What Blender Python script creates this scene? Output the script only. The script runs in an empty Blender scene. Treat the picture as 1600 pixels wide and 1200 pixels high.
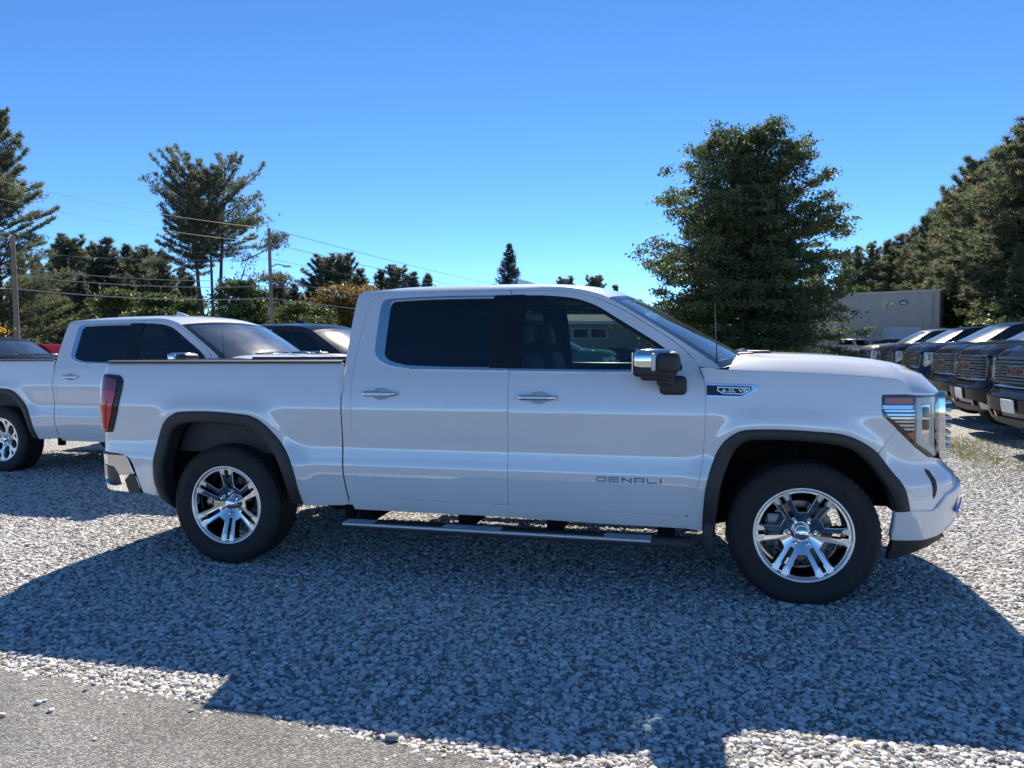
import bpy, bmesh, math, random
import numpy as np
from mathutils import Vector, Matrix
from mathutils.geometry import delaunay_2d_cdt

# ------------------------------------------------------------------ camera, sky, sun, exposure
scene = bpy.context.scene
COL = scene.collection
CAM_POS = (3.1430, -5.3413, 1.4826)
YAW, PITCH, ROLL = math.radians(13.974), math.radians(-2.801), math.radians(-0.585)
FPX = 1134.84                                   # focal length in pixels of a 1600 px wide picture

def cam_axes():
    cy, sy, cp, sp = math.cos(YAW), math.sin(YAW), math.cos(PITCH), math.sin(PITCH)
    right = Vector((cy, sy, 0)); fwd = Vector((-sy*cp, cy*cp, sp)); up = right.cross(fwd)
    r = math.cos(ROLL)*right + math.sin(ROLL)*up
    u = -math.sin(ROLL)*right + math.cos(ROLL)*up
    return r, u, fwd
CR, CU, CF = cam_axes()
cam_data = bpy.data.cameras.new('camera')
cam_data.sensor_width = 36.0
cam_data.lens = 36.0*FPX/1600.0
cam_data.clip_start = 0.05
cam_data.clip_end = 4000.0
cam = bpy.data.objects.new('camera', cam_data)
COL.objects.link(cam)
M3 = Matrix((CR, CU, -CF)).transposed()
cam.matrix_world = Matrix.Translation(CAM_POS) @ M3.to_4x4()
scene.camera = cam

SUN_DIR = Vector((-0.25, 2.09, 1.87)).normalized()      # towards the sun
SUN_EL = math.asin(SUN_DIR.z)
SUN_AZ = math.atan2(SUN_DIR.x, SUN_DIR.y)
world = bpy.data.worlds.new('World')
scene.world = world
world.use_nodes = True
wn = world.node_tree
bg = wn.nodes['Background']
sky = wn.nodes.new('ShaderNodeTexSky')
sky.sky_type = 'NISHITA'
sky.sun_disc = False
sky.sun_elevation = SUN_EL
sky.sun_rotation = SUN_AZ
sky.altitude = 10000.0
sky.air_density = 1.6
sky.dust_density = 0.0
sky.ozone_density = 2.0
hsv = wn.nodes.new('ShaderNodeHueSaturation')
hsv.inputs['Saturation'].default_value = 1.20
wn.links.new(sky.outputs[0], hsv.inputs['Color'])
wn.links.new(hsv.outputs[0], bg.inputs[0])
bg.inputs[1].default_value = 0.13
sun_data = bpy.data.lights.new('sun', 'SUN')
sun_data.energy = 5.0
sun_data.angle = math.radians(0.5)
sun_data.color = (1.0, 0.905, 0.765)
sun = bpy.data.objects.new('sun', sun_data)
COL.objects.link(sun)
sun.rotation_euler = SUN_DIR.to_track_quat('Z', 'Y').to_euler()
sun.location = (0, 30, 40)
scene.view_settings.view_transform = 'Standard'
scene.view_settings.look = 'None'
scene.view_settings.exposure = 0.86
scene.view_settings.gamma = 1.0
scene.view_settings.use_curve_mapping = False

def ray(px, py):
    return (CR*((px-800)/FPX) + CU*((600-py)/FPX) + CF)
def at_ground(px, py, z=0.0):
    d = ray(px, py); o = Vector(CAM_POS); t = (z-o.z)/d.z
    return o + d*t
def at_depth(px, py, dep):
    return Vector(CAM_POS) + ray(px, py)*dep
def ground_at(px, dep):
    """point on the ground under pixel column px, dep metres in front of the camera"""
    p = at_depth(px, 541, dep); return Vector((p.x, p.y, 0.0))

# ------------------------------------------------------------------ materials
MATS = {}
def nodes_of(name):
    m = bpy.data.materials.new(name); m.use_nodes = True
    nt = m.node_tree
    return m, nt, nt.nodes, nt.links, nt.nodes['Principled BSDF'], nt.nodes['Material Output']
def noise_color(nt, c1, c2, scale, detail=6, rough=0.6, coord='Object', lo=0.35, hi=0.65):
    n, l = nt.nodes, nt.links
    tc = n.new('ShaderNodeTexCoord'); tx = n.new('ShaderNodeTexNoise')
    tx.inputs['Scale'].default_value = scale; tx.inputs['Detail'].default_value = detail
    tx.inputs['Roughness'].default_value = rough
    l.new(tc.outputs[coord], tx.inputs['Vector'])
    r = n.new('ShaderNodeValToRGB'); l.new(tx.outputs['Fac'], r.inputs[0])
    r.color_ramp.elements[0].position = lo; r.color_ramp.elements[1].position = hi
    r.color_ramp.elements[0].color = (*c1, 1); r.color_ramp.elements[1].color = (*c2, 1)
    return r, tx, tc
def mat(name, c1, c2=None, rough=0.5, metal=0.0, coat=0.0, scale=6.0, bump=0.0, bscale=60.0, spec=0.5, coat_rough=0.02, coat_ior=1.5):
    m, nt, n, l, b, o = nodes_of(name)
    if c2 is None: c2 = tuple(x*0.88 for x in c1)
    r, tx, tc = noise_color(nt, c1, c2, scale)
    l.new(r.outputs[0], b.inputs['Base Color'])
    b.inputs['Roughness'].default_value = rough
    b.inputs['Metallic'].default_value = metal
    b.inputs['Specular IOR Level'].default_value = spec
    b.inputs['Coat Weight'].default_value = coat
    b.inputs['Coat Roughness'].default_value = coat_rough
    b.inputs['Coat IOR'].default_value = coat_ior
    if bump:
        t2 = n.new('ShaderNodeTexNoise'); t2.inputs['Scale'].default_value = bscale; t2.inputs['Detail'].default_value = 5
        l.new(tc.outputs['Object'], t2.inputs['Vector'])
        bp = n.new('ShaderNodeBump'); bp.inputs['Strength'].default_value = bump; bp.inputs['Distance'].default_value = 0.02
        l.new(t2.outputs['Fac'], bp.inputs['Height']); l.new(bp.outputs[0], b.inputs['Normal'])
    MATS[name] = m
    return m
def glass_mat(name, tint, refl_rough=0.0, f0=0.045, dust_sheen=0.0):
    m, nt, n, l, b, o = nodes_of(name)
    n.remove(b)
    tr = n.new('ShaderNodeBsdfTransparent'); tr.inputs[0].default_value = (*tint, 1)
    gl = n.new('ShaderNodeBsdfGlossy'); gl.inputs['Roughness'].default_value = refl_rough
    lw = n.new('ShaderNodeLayerWeight'); lw.inputs['Blend'].default_value = 0.5
    pw = n.new('ShaderNodeMath'); pw.operation = 'POWER'; pw.inputs[1].default_value = 5.0
    l.new(lw.outputs['Facing'], pw.inputs[0])
    ma = n.new('ShaderNodeMath'); ma.operation = 'MULTIPLY_ADD'; ma.inputs[1].default_value = 1-f0*2; ma.inputs[2].default_value = f0*2
    l.new(pw.outputs[0], ma.inputs[0])
    mx = n.new('ShaderNodeMixShader'); l.new(ma.outputs[0], mx.inputs[0])
    l.new(tr.outputs[0], mx.inputs[1]); l.new(gl.outputs[0], mx.inputs[2])
    last = mx
    if dust_sheen:                                     # dusty film whose pale tone also paints in sky sheen and a sunlit dashboard
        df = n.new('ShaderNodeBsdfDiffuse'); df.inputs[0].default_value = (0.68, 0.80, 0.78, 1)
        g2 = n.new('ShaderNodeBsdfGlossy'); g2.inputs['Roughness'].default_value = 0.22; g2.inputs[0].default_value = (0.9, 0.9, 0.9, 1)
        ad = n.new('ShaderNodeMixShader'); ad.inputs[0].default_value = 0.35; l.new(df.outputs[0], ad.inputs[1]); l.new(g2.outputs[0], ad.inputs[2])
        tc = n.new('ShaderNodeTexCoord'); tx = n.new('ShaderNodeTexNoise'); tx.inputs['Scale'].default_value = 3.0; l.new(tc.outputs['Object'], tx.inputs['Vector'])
        mm = n.new('ShaderNodeMath'); mm.operation = 'MULTIPLY'; mm.inputs[1].default_value = dust_sheen*2; l.new(tx.outputs['Fac'], mm.inputs[0])
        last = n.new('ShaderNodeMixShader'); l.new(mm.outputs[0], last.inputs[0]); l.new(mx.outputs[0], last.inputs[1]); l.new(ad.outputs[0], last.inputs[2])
    l.new(last.outputs[0], o.inputs['Surface'])
    MATS[name] = m
    return m
mat('paint_white', (0.73, 0.735, 0.74), (0.70, 0.707, 0.715), rough=0.4, coat=1.0, scale=2, spec=0.1, coat_ior=2.0, coat_rough=0.012)
mat('paint_black', (0.012, 0.014, 0.02), (0.018, 0.02, 0.026), rough=0.35, coat=0.42, scale=2, spec=0.0, coat_ior=1.42)
mat('paint_dark_blue', (0.02, 0.03, 0.055), (0.025, 0.035, 0.06), rough=0.35, coat=0.42, scale=2, spec=0.0, coat_ior=1.42)
mat('paint_grey', (0.09, 0.095, 0.105), (0.075, 0.08, 0.09), rough=0.35, metal=0.3, coat=0.42, scale=2, spec=0.0, coat_ior=1.42)
mat('paint_red', (0.16, 0.010, 0.018), (0.13, 0.008, 0.015), rough=0.35, coat=0.42, scale=2, spec=0.0, coat_ior=1.42)
mat('paint_silver', (0.55, 0.56, 0.57), (0.5, 0.51, 0.52), rough=0.35, metal=0.4, coat=1.0, scale=2, spec=0.0, coat_ior=1.5)
mat('paint_teal', (0.05, 0.17, 0.17), (0.045, 0.15, 0.15), rough=0.35, coat=0.42, scale=2, spec=0.0, coat_ior=1.42)
mat('chrome', (0.86, 0.86, 0.86), (0.80, 0.80, 0.80), rough=0.06, metal=1.0)
mat('machined', (0.88, 0.87, 0.85), (0.80, 0.79, 0.77), rough=0.42, metal=1.0, scale=20)
mat('spoke_chrome', (0.50, 0.51, 0.53), (0.44, 0.45, 0.47), rough=0.07, metal=1.0)
mat('dark_chrome', (0.30, 0.31, 0.33), (0.24, 0.25, 0.27), rough=0.12, metal=1.0, scale=10)
mat('satin_silver', (0.55, 0.57, 0.6), (0.5, 0.52, 0.55), rough=0.3, metal=0.8)
mat('black_plastic', (0.022, 0.023, 0.025), (0.03, 0.031, 0.033), rough=0.55, scale=40, bump=0.15, bscale=500)
mat('gloss_black', (0.008, 0.008, 0.009), (0.012, 0.012, 0.013), rough=0.12)
mat('underbody', (0.006, 0.006, 0.0065), (0.011, 0.0105, 0.010), rough=0.9, scale=9, spec=0.08)
mat('rubber', (0.010, 0.010, 0.011), (0.018, 0.0175, 0.017), rough=0.75, scale=14, bump=0.1, bscale=200)
mat('disc_steel', (0.16, 0.155, 0.15), (0.26, 0.25, 0.24), rough=0.4, metal=0.9, scale=30)
mat('interior', (0.018, 0.018, 0.02), (0.03, 0.03, 0.032), rough=0.7, scale=20)
mat('leather', (0.02, 0.02, 0.022), (0.035, 0.034, 0.034), rough=0.5, scale=30, bump=0.1)
mat('lens_red', (0.60, 0.012, 0.03), (0.46, 0.008, 0.02), rough=0.1, coat=1.0, scale=30)
mat('lens_dark_red', (0.20, 0.006, 0.014), (0.15, 0.004, 0.011), rough=0.1, coat=1.0, scale=30)
mat('amber', (0.62, 0.14, 0.03), (0.5, 0.1, 0.02), rough=0.25, coat=0.6, scale=60)
mat('light_pipe', (0.62, 0.64, 0.60), (0.52, 0.54, 0.5), rough=0.3, coat=0.5, scale=30)
mat('letter_red', (0.13, 0.012, 0.014), (0.10, 0.01, 0.012), rough=0.25, coat=1.0)
mat('tape_blue', (0.03, 0.14, 0.55), (0.025, 0.12, 0.5), rough=0.6)
mat('film_white', (0.75, 0.77, 0.78), (0.6, 0.62, 0.64), rough=0.25, scale=40, bump=0.5, bscale=30)
mat('plate', (0.68, 0.69, 0.7), (0.6, 0.61, 0.62), rough=0.4)
glass_mat('glass_front', (0.50, 0.62, 0.60))
glass_mat('glass_tint', (0.035, 0.045, 0.05))
glass_mat('glass_screen', (0.62, 0.74, 0.72), f0=0.13, dust_sheen=0.045)
glass_mat('lens_clear', (0.92, 0.93, 0.93))

# ------------------------------------------------------------------ mesh helpers
def mesh_from(name, V, F, material=None, smooth=True, normals=None, angle=None):
    me = bpy.data.meshes.new(name)
    me.from_pydata([tuple(map(float, v)) for v in V], [], [tuple(map(int, f)) for f in F])
    me.update()
    if material is not None:
        me.materials.append(MATS[material] if isinstance(material, str) else material)
    if smooth:
        me.shade_smooth()
        if angle is not None:
            me.set_sharp_from_angle(angle=math.radians(angle))
        if normals is not None:
            me.normals_split_custom_set_from_vertices([tuple(map(float, n)) for n in normals])
    else:
        me.shade_flat()
    return me
class Geo:
    """collects verts and faces"""
    def __init__(s): s.V = []; s.F = []; s.off = 0
    def add(s, V, F):
        o = len(s.V); s.V += [tuple(v) for v in V]; s.F += [tuple(i+o for i in f) for f in F]
        return s
    def box(s, x0, x1, y0, y1, z0, z1):
        V = [(x0,y0,z0),(x1,y0,z0),(x1,y1,z0),(x0,y1,z0),(x0,y0,z1),(x1,y0,z1),(x1,y1,z1),(x0,y1,z1)]
        return s.add(V, [(0,3,2,1),(4,5,6,7),(0,1,5,4),(1,2,6,5),(2,3,7,6),(3,0,4,7)])
    def rbox(s, x0, x1, y0, y1, z0, z1, r=0.01, seg=2, rot=None, taper=None):
        bm = bmesh.new(); bmesh.ops.create_cube(bm, size=1)
        c = Vector(((x0+x1)/2, (y0+y1)/2, (z0+z1)/2)); d = Vector((x1-x0, y1-y0, z1-z0))
        for v in bm.verts:
            k = v.co.copy(); v.co = Vector((k.x*d.x, k.y*d.y, k.z*d.z))
            if taper and k.z > 0: v.co.x *= taper[0]; v.co.y *= taper[1]
        bmesh.ops.bevel(bm, geom=list(bm.edges), offset=r, segments=seg, profile=0.5, affect='EDGES')
        bm.verts.index_update()
        V = []
        for v in bm.verts:
            p = v.co
            if rot is not None: p = rot @ p
            V.append(tuple(p + c))
        F = [tuple(v.index for v in f.verts) for f in bm.faces]
        bm.free(); return s.add(V, F)
    def tube(s, pts, rad, n=8, cap=True):
        pts = [Vector(p) for p in pts]; m = len(pts)
        if not hasattr(rad, '__len__'): rad = [rad]*m
        V = []; prev = None
        for i, p in enumerate(pts):
            t = (pts[min(i+1, m-1)]-pts[max(i-1, 0)]).normalized()
            if prev is None:
                a = t.orthogonal().normalized()
            else:
                a = (prev - t*prev.dot(t)); a = a.normalized() if a.length > 1e-6 else t.orthogonal().normalized()
            prev = a; b = t.cross(a)
            for k in range(n):
                th = 2*math.pi*k/n
                V.append(p + (a*math.cos(th)+b*math.sin(th))*rad[i])
        F = []
        for i in range(m-1):
            for k in range(n):
                F.append((i*n+k, i*n+(k+1) % n, (i+1)*n+(k+1) % n, (i+1)*n+k))
        if cap: F.append(tuple(range(n-1, -1, -1))); F.append(tuple(range((m-1)*n, m*n)))
        return s.add(V, F)
    def lathe(s, prof, n=64, c=(0, 0, 0), closed=False):
        """prof of (radius, y); revolved round the y axis through c"""
        m = len(prof); V = []
        for k in range(n):
            th = 2*math.pi*k/n
            for r, y in prof: V.append((c[0]+r*math.cos(th), c[1]+y, c[2]+r*math.sin(th)))
        F = []
        for k in range(n):
            for i in range(m if closed else m-1):
                j = (i+1) % m; k2 = (k+1) % n
                F.append((k*m+i, k*m+j, k2*m+j, k2*m+i))
        return s.add(V, F)
    def grid(s, P):
        """P: array rows x cols x 3"""
        P = np.asarray(P); a, b = P.shape[:2]
        F = [(i*b+j, i*b+j+1, (i+1)*b+j+1, (i+1)*b+j) for i in range(a-1) for j in range(b-1)]
        return s.add([tuple(p) for p in P.reshape(-1, 3)], F)
    def mesh(s, name, material, smooth=True, angle=40):
        return mesh_from(name, s.V, s.F, material, smooth, None, angle)

def mirror_mesh(me):
    V = np.empty(len(me.vertices)*3); me.vertices.foreach_get('co', V); V = V.reshape(-1, 3).copy()
    V[:, 1] *= -1
    F = [tuple(reversed(p.vertices)) for p in me.polygons]
    return V, F
def fix_normals(me):
    bm = bmesh.new(); bm.from_mesh(me); bmesh.ops.recalc_face_normals(bm, faces=list(bm.faces)); bm.to_mesh(me); bm.free(); return me

def crv(pts, step=0.03, closed=False):
    """Catmull-Rom through pts"""
    P = np.array(pts, float); n = len(P); out = []
    rng = range(n if closed else n-1)
    for i in rng:
        p1, p2 = P[i], P[(i+1) % n]
        p0 = P[(i-1) % n] if (closed or i > 0) else 2*p1-p2
        p3 = P[(i+2) % n] if (closed or i+2 < n) else 2*p2-p1
        k = max(1, int(math.ceil(np.linalg.norm(p2-p1)/step)))
        for j in range(k):
            t = j/k
            out.append(0.5*((2*p1)+(p2-p0)*t+(2*p0-5*p1+4*p2-p3)*t*t+(3*p1-p0-3*p2+p3)*t**3))
    if not closed: out.append(P[-1])
    return [tuple(p) for p in out]
def subdiv(poly, step):
    out = []; n = len(poly)
    for i in range(n):
        a, b = np.array(poly[i]), np.array(poly[(i+1) % n]); k = max(1, int(math.ceil(np.linalg.norm(b-a)/step)))
        for j in range(k): out.append(tuple(a+(b-a)*j/k))
    return out
def inside(P, poly):
    P = np.atleast_2d(P); x, y = P[:, 0], P[:, 1]; c = np.zeros(len(P), bool); n = len(poly)
    for i in range(n):
        x1, y1 = poly[i]; x2, y2 = poly[(i+1) % n]
        if y1 == y2: continue
        c ^= ((y1 > y) != (y2 > y)) & (x < (x2-x1)*(y-y1)/(y2-y1)+x1)
    return c
def dist_poly(P, poly, closed=True):
    P = np.atleast_2d(P); d = np.full(len(P), 1e9); n = len(poly)
    for i in range(n if closed else n-1):
        a, b = np.array(poly[i]), np.array(poly[(i+1) % n]); ab = b-a; L = ab@ab
        if L < 1e-14: continue
        t = np.clip(((P-a)@ab)/L, 0, 1); d = np.minimum(d, np.linalg.norm(P-(a+t[:, None]*ab), axis=1))
    return d
def triangulate(outline, holes, res):
    loops = [subdiv(outline, res)]+[subdiv(h, res) for h in holes]
    A = np.array(loops[0]); lo, hi = A.min(0), A.max(0)
    gx = np.arange(lo[0]+res*0.5, hi[0], res); gy = np.arange(lo[1]+res*0.5, hi[1], res*0.87)
    G = np.array([(x+(res/2 if j % 2 else 0), y) for j, y in enumerate(gy) for x in gx]) if len(gx) and len(gy) else np.zeros((0, 2))
    if len(G):
        k = inside(G, loops[0])
        for h in loops[1:]: k &= ~inside(G, h)
        G = G[k]
    if len(G):
        k = np.ones(len(G), bool)
        for lp in loops: k &= dist_poly(G, lp) > res*0.45
        G = G[k]
    verts = []; edges = []
    for lp in loops:
        o = len(verts); verts += lp; edges += [(o+i, o+(i+1) % len(lp)) for i in range(len(lp))]
    verts += [tuple(g) for g in G]
    V, E, F, _, _, _ = delaunay_2d_cdt([Vector(v) for v in verts], edges, [], 0, 1e-6)
    V = np.array([(v[0], v[1]) for v in V]); F = np.array([f for f in F if len(f) == 3])
    c = V[F].mean(1); k = inside(c, loops[0])
    for h in loops[1:]: k &= ~inside(c, h)
    F = F[k]
    # orient counter-clockwise
    a, b, d = V[F[:, 0]], V[F[:, 1]], V[F[:, 2]]
    cr = (b[:, 0]-a[:, 0])*(d[:, 1]-a[:, 1])-(b[:, 1]-a[:, 1])*(d[:, 0]-a[:, 0])
    F[cr < 0] = F[cr < 0][:, ::-1]
    used = np.unique(F); remap = -np.ones(len(V), int); remap[used] = np.arange(len(used))
    return V[used], remap[F]
def panel(name, material, outline, fmap, holes=(), res=0.04, thick=0.02, off=0.0, rnd=0.004, back=False, shade_rim=False):
    shade_rim_ids = []
    """thin curved panel over the surface fmap(u, v) -> xyz; edges are turned in by thick"""
    V2, F = triangulate(outline, list(holes), res)
    def norm(P2):
        e = 1e-3
        du = fmap(P2+[e, 0])-fmap(P2-[e, 0]); dv = fmap(P2+[0, e])-fmap(P2-[0, e])
        n = np.cross(du, dv); return n/np.maximum(np.linalg.norm(n, axis=1), 1e-12)[:, None]
    P = fmap(V2); N = norm(V2); P = P+N*off
    V = [tuple(p) for p in P]; NN = [tuple(n) for n in N]; FF = [tuple(f) for f in F]
    # boundary
    cnt = {}
    for f in F:
        for i in range(3):
            a, b = int(f[i]), int(f[(i+1) % 3]); cnt[(a, b)] = 1
    bnd = [(a, b) for (a, b) in cnt if (b, a) not in cnt]
    if thick > 0:
        new = {}
        out2 = {}
        for a, b in bnd:                       # outward direction in the surface
            t = P[b]-P[a]; t = t/max(np.linalg.norm(t), 1e-9); o = np.cross(t, N[a])
            for q in (a, b): out2[q] = out2.get(q, 0)+o
        for q, o in out2.items():
            o = o/max(np.linalg.norm(o), 1e-9)
            r = rnd
            i0 = len(V)
            V.append(tuple(P[q])); NN.append(tuple(N[q]))
            V.append(tuple(P[q]+o*r*0.7-N[q]*r*0.3)); nn = o+N[q]; NN.append(tuple(nn/np.linalg.norm(nn)))
            V.append(tuple(P[q]+o*r-N[q]*r)); NN.append(tuple(o))
            V.append(tuple(P[q]+o*r-N[q]*thick)); NN.append(tuple(o))
            new[q] = i0
        for a, b in bnd:
            i, j = new[a], new[b]
            for k in range(3):
                if k == 2: shade_rim_ids.append(len(FF))
                FF.append((j+k, i+k, i+k+1, j+k+1))
        if back:
            o = len(V)
            for q in range(len(P)): V.append(tuple(P[q]-N[q]*thick)); NN.append(tuple(-N[q]))
            FF += [tuple(o+i for i in reversed(f)) for f in F]
    me = mesh_from(name, V, FF, material, True, NN)
    if shade_rim and shade_rim_ids:
        me.materials.append(MATS['underbody'])  # deep part of the rim coloured black: shade painted into the shut gaps
        for q in shade_rim_ids: me.polygons[q].material_index = 1
    return me
# ------------------------------------------------------------------ the pickup: one design, many trucks
def pchip(xs, ys):
    xs, ys = np.array(xs, float), np.array(ys, float); h = np.diff(xs); d = np.diff(ys)/h
    m = np.zeros(len(xs)); m[0], m[-1] = d[0], d[-1]
    for i in range(1, len(xs)-1):
        if d[i-1]*d[i] > 0:
            w1, w2 = 2*h[i]+h[i-1], h[i]+2*h[i-1]; m[i] = (w1+w2)/(w1/d[i-1]+w2/d[i])
    def f(x):
        x = np.clip(np.asarray(x, float), xs[0], xs[-1]); i = np.clip(np.searchsorted(xs, x)-1, 0, len(h)-1)
        t = (x-xs[i])/h[i]
        return ((1+2*t)*(1-t)**2*ys[i]+t*(1-t)**2*h[i]*m[i]+t*t*(3-2*t)*ys[i+1]+t*t*(t-1)*h[i]*m[i+1])
    return f
def sstep(a, b, x):
    t = np.clip((np.asarray(x, float)-a)/(b-a), 0, 1); return t*t*(3-2*t)
LOW_Z = [0.20, 0.30, 0.40, 0.47, 0.55, 0.63, 0.71, 0.78, 0.86, 0.97, 1.06, 1.085, 1.12, 1.22]
LOW_Y = [0.86, 0.90, 0.945, 0.970, 0.992, 1.006, 1.013, 1.004, 0.996, 1.004, 1.012, 1.014, 1.011, 0.997]
hw_body = pchip(LOW_Z+[1.30, 1.36, 1.39, 1.405, 1.415], LOW_Y+[0.983, 0.969, 0.958, 0.945, 0.92])
hw_cab_f = pchip(LOW_Z+[1.30, 1.36, 1.50, 1.65, 1.80, 1.855, 1.885, 1.90], LOW_Y+[0.980, 0.957, 0.905, 0.848, 0.785, 0.755, 0.72, 0.69])

R_OUT = crv([(-0.550,0.44),(-0.551,0.52),(-0.537,0.70),(-0.501,0.864),(-0.442,0.983),(-0.358,1.043),(-0.276,1.057),(-0.08,1.061),(0.152,1.047),(0.249,1.031),(0.337,0.98),(0.445,0.869),(0.519,0.754),(0.557,0.635),(0.577,0.445)])
R_INN = crv([(-0.455,0.36),(-0.485,0.46),(-0.480,0.60),(-0.465,0.706),(-0.421,0.866),(-0.354,0.955),(-0.24,0.984),(-0.044,0.985),(0.147,0.969),(0.224,0.947),(0.329,0.859),(0.419,0.751),(0.467,0.632),(0.500,0.445)])
F_OUT = crv([(3.193,0.40),(3.196,0.50),(3.211,0.671),(3.253,0.83),(3.303,0.929),(3.377,0.991),(3.45,1.011),(3.632,1.015),(3.779,1.009),(3.924,0.997),(4.022,0.963),(4.119,0.895),(4.193,0.806),(4.249,0.71),(4.278,0.607),(4.284,0.585)])
F_INN = crv([(3.262,0.36),(3.268,0.48),(3.291,0.678),(3.322,0.783),(3.371,0.893),(3.427,0.944),(3.51,0.955),(3.695,0.956),(3.879,0.940),(3.975,0.917),(4.048,0.866),(4.122,0.783),(4.183,0.682),(4.213,0.598),(4.218,0.575)])
def arch_bump(x, z):
    P = np.stack([x, z], 1); b = np.zeros(len(x))
    for lp in (R_OUT, F_OUT):
        d = dist_poly(P, lp, False); b += 0.020*np.exp(-(d/0.075)**2)*sstep(0.42, 0.6, z)
    return b
# plan of the front and rear ends: superellipse corners, by arc length
def corner_table(A, W, n):
    t = np.linspace(0, math.pi/2, 4000); X = np.sin(t)**(2/n); Y = np.cos(t)**(2/n)
    s = np.concatenate([[0], np.cumsum(np.hypot(np.diff(X*A), np.diff(Y*W)))])
    return s, X, Y
FX0, RX0 = 4.10, -0.80
FS, FXX, FYY = corner_table(0.55, 1.0, 3.6)
RA = 0.28
RS, RXX, RYY = corner_table(RA, 1.0, 5.5)
UC = FX0+FS[-1]; UR = RX0-RS[-1]                       # middle of the front and of the rear
front_x = pchip([0.2,0.28,0.40,0.50,0.62,0.70,0.745,0.79,0.84,1.0,1.20,1.25,1.30,1.36], [4.49,4.54,4.60,4.63,4.652,4.657,4.645,4.600,4.565,4.550,4.545,4.54,4.525,4.49])
def uf(x): return FX0+float(np.interp((x-FX0)/0.55, FXX, FS)) if x > FX0 else x      # side-view x -> u
def ufy(y): return FX0+float(np.interp(-abs(y), -FYY, FS))                           # front-view |y| -> u
def ur(x): return RX0-float(np.interp((RX0-x)/RA, RXX, RS)) if x < RX0 else x
def ury(y): return RX0-float(np.interp(-abs(y), -RYY, RS))
def body_map(P2, bump=True):
    P2 = np.atleast_2d(np.asarray(P2, float)); u, z = P2[:, 0].copy(), P2[:, 1]; sg = np.ones(len(u))
    k = u > UC; u[k] = 2*UC-u[k]; sg[k] = -1
    k = u < UR; u[k] = 2*UR-u[k]; sg[k] = -1
    w = hw_body(z)
    if bump: w = w+arch_bump(u, z)
    x = u.copy(); y = np.ones(len(u))
    k = u > FX0
    if k.any():
        s = u[k]-FX0; x[k] = FX0+(front_x(z[k])-FX0)*np.interp(s, FS, FXX); y[k] = np.interp(s, FS, FYY)
    k = u < RX0
    if k.any():
        s = RX0-u[k]; x[k] = RX0-RA*np.interp(s, RS, RXX); y[k] = np.interp(s, RS, RYY)
    return np.stack([x, -w*y*sg, z], 1)
def cab_map(P2):
    P2 = np.atleast_2d(np.asarray(P2, float)); x, z = P2[:, 0], P2[:, 1]
    w = hw_cab_f(z)-0.055*np.clip((x-2.2)/1.0, 0, 2)**2*sstep(1.22, 1.5, z)
    w = w+arch_bump(x, z)*(z < 1.2)
    return np.stack([x, -w, z], 1)

PARTS = []                                            # (name, mesh, parent index or None, label)
def P(name, me, parent=None, label=None):
    PARTS.append([name, me, parent, label]); return len(PARTS)-1
def mirrored(me):
    V, F = mirror_mesh(me)
    nm = mesh_from(me.name, V, F, me.materials[0], True)
    if len(me.materials) > 1:
        nm.materials.append(me.materials[1]); ix = np.empty(len(me.polygons), np.int32); me.polygons.foreach_get('material_index', ix); nm.polygons.foreach_set('material_index', ix)
    N = np.empty(len(me.loops)*3, np.float32); me.corner_normals.foreach_get('vector', N); N = N.reshape(-1, 3)
    out = np.empty_like(N)
    for p in me.polygons:
        s, n = p.loop_start, p.loop_total; out[s:s+n] = N[s:s+n][::-1]
    out[:, 1] *= -1
    nm.normals_split_custom_set([tuple(map(float, v)) for v in out])
    return nm
def PP(name, me, parent=None):
    """near part and its mirror twin; parent is a pair or None"""
    a = P(name, me, parent[0] if parent else None); b = P(name, mirrored(me), parent[1] if parent else None)
    return (a, b)
def prism_map(name, material, outline, fmap, o0, o1, res=0.05, angle=35):
    """solid between offsets o0 < o1 along the surface normal"""
    return panel(name, material, outline, fmap, res=res, thick=o1-o0, off=o1, rnd=min(0.003, (o1-o0)*0.4))
def text_mesh(name, body, material, fmap, u0, z0, width, height, o0, o1, bold=0.0, flip=False, bevel=0.0):
    cu = bpy.data.curves.new('lettering_curve', 'FONT'); cu.body = body; cu.size = 1.0; cu.extrude = 0.25; cu.offset = bold; cu.bevel_depth = bevel; cu.bevel_resolution = 1
    cu.resolution_u = 3
    ob = bpy.data.objects.new('lettering_source', cu)
    me = bpy.data.meshes.new_from_object(ob)
    V = np.empty(len(me.vertices)*3); me.vertices.foreach_get('co', V); V = V.reshape(-1, 3)
    F = [tuple(p.vertices) for p in me.polygons]
    if flip: V = V*np.array([-1, 1, 1])
    lo, hi = V.min(0), V.max(0)
    P2 = np.stack([u0+(V[:, 0]-lo[0])/(hi[0]-lo[0])*width, z0+(V[:, 1]-lo[1])/(hi[1]-lo[1])*height], 1)
    e = 1e-3; b = fmap(P2); n = np.cross(fmap(P2+[e, 0])-fmap(P2-[e, 0]), fmap(P2+[0, e])-fmap(P2-[0, e])); n /= np.linalg.norm(n, axis=1)[:, None]
    d = o0+(o1-o0)*np.clip(V[:, 2]/hi[2], 0, 1)
    out = b+n*d[:, None]
    bpy.data.objects.remove(ob); bpy.data.curves.remove(cu); bpy.data.meshes.remove(me)
    if flip: F = [tuple(reversed(f)) for f in F]
    return mesh_from(name, out, F, material, True, None, 30)
def PT(parent, *a, **k):
    P('lettering', text_mesh('lettering', *a, **k), parent[0]); P('lettering', mirrored(text_mesh('lettering', *a, flip=True, **k)), parent[1])

PAINT = 'paint_white'
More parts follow.
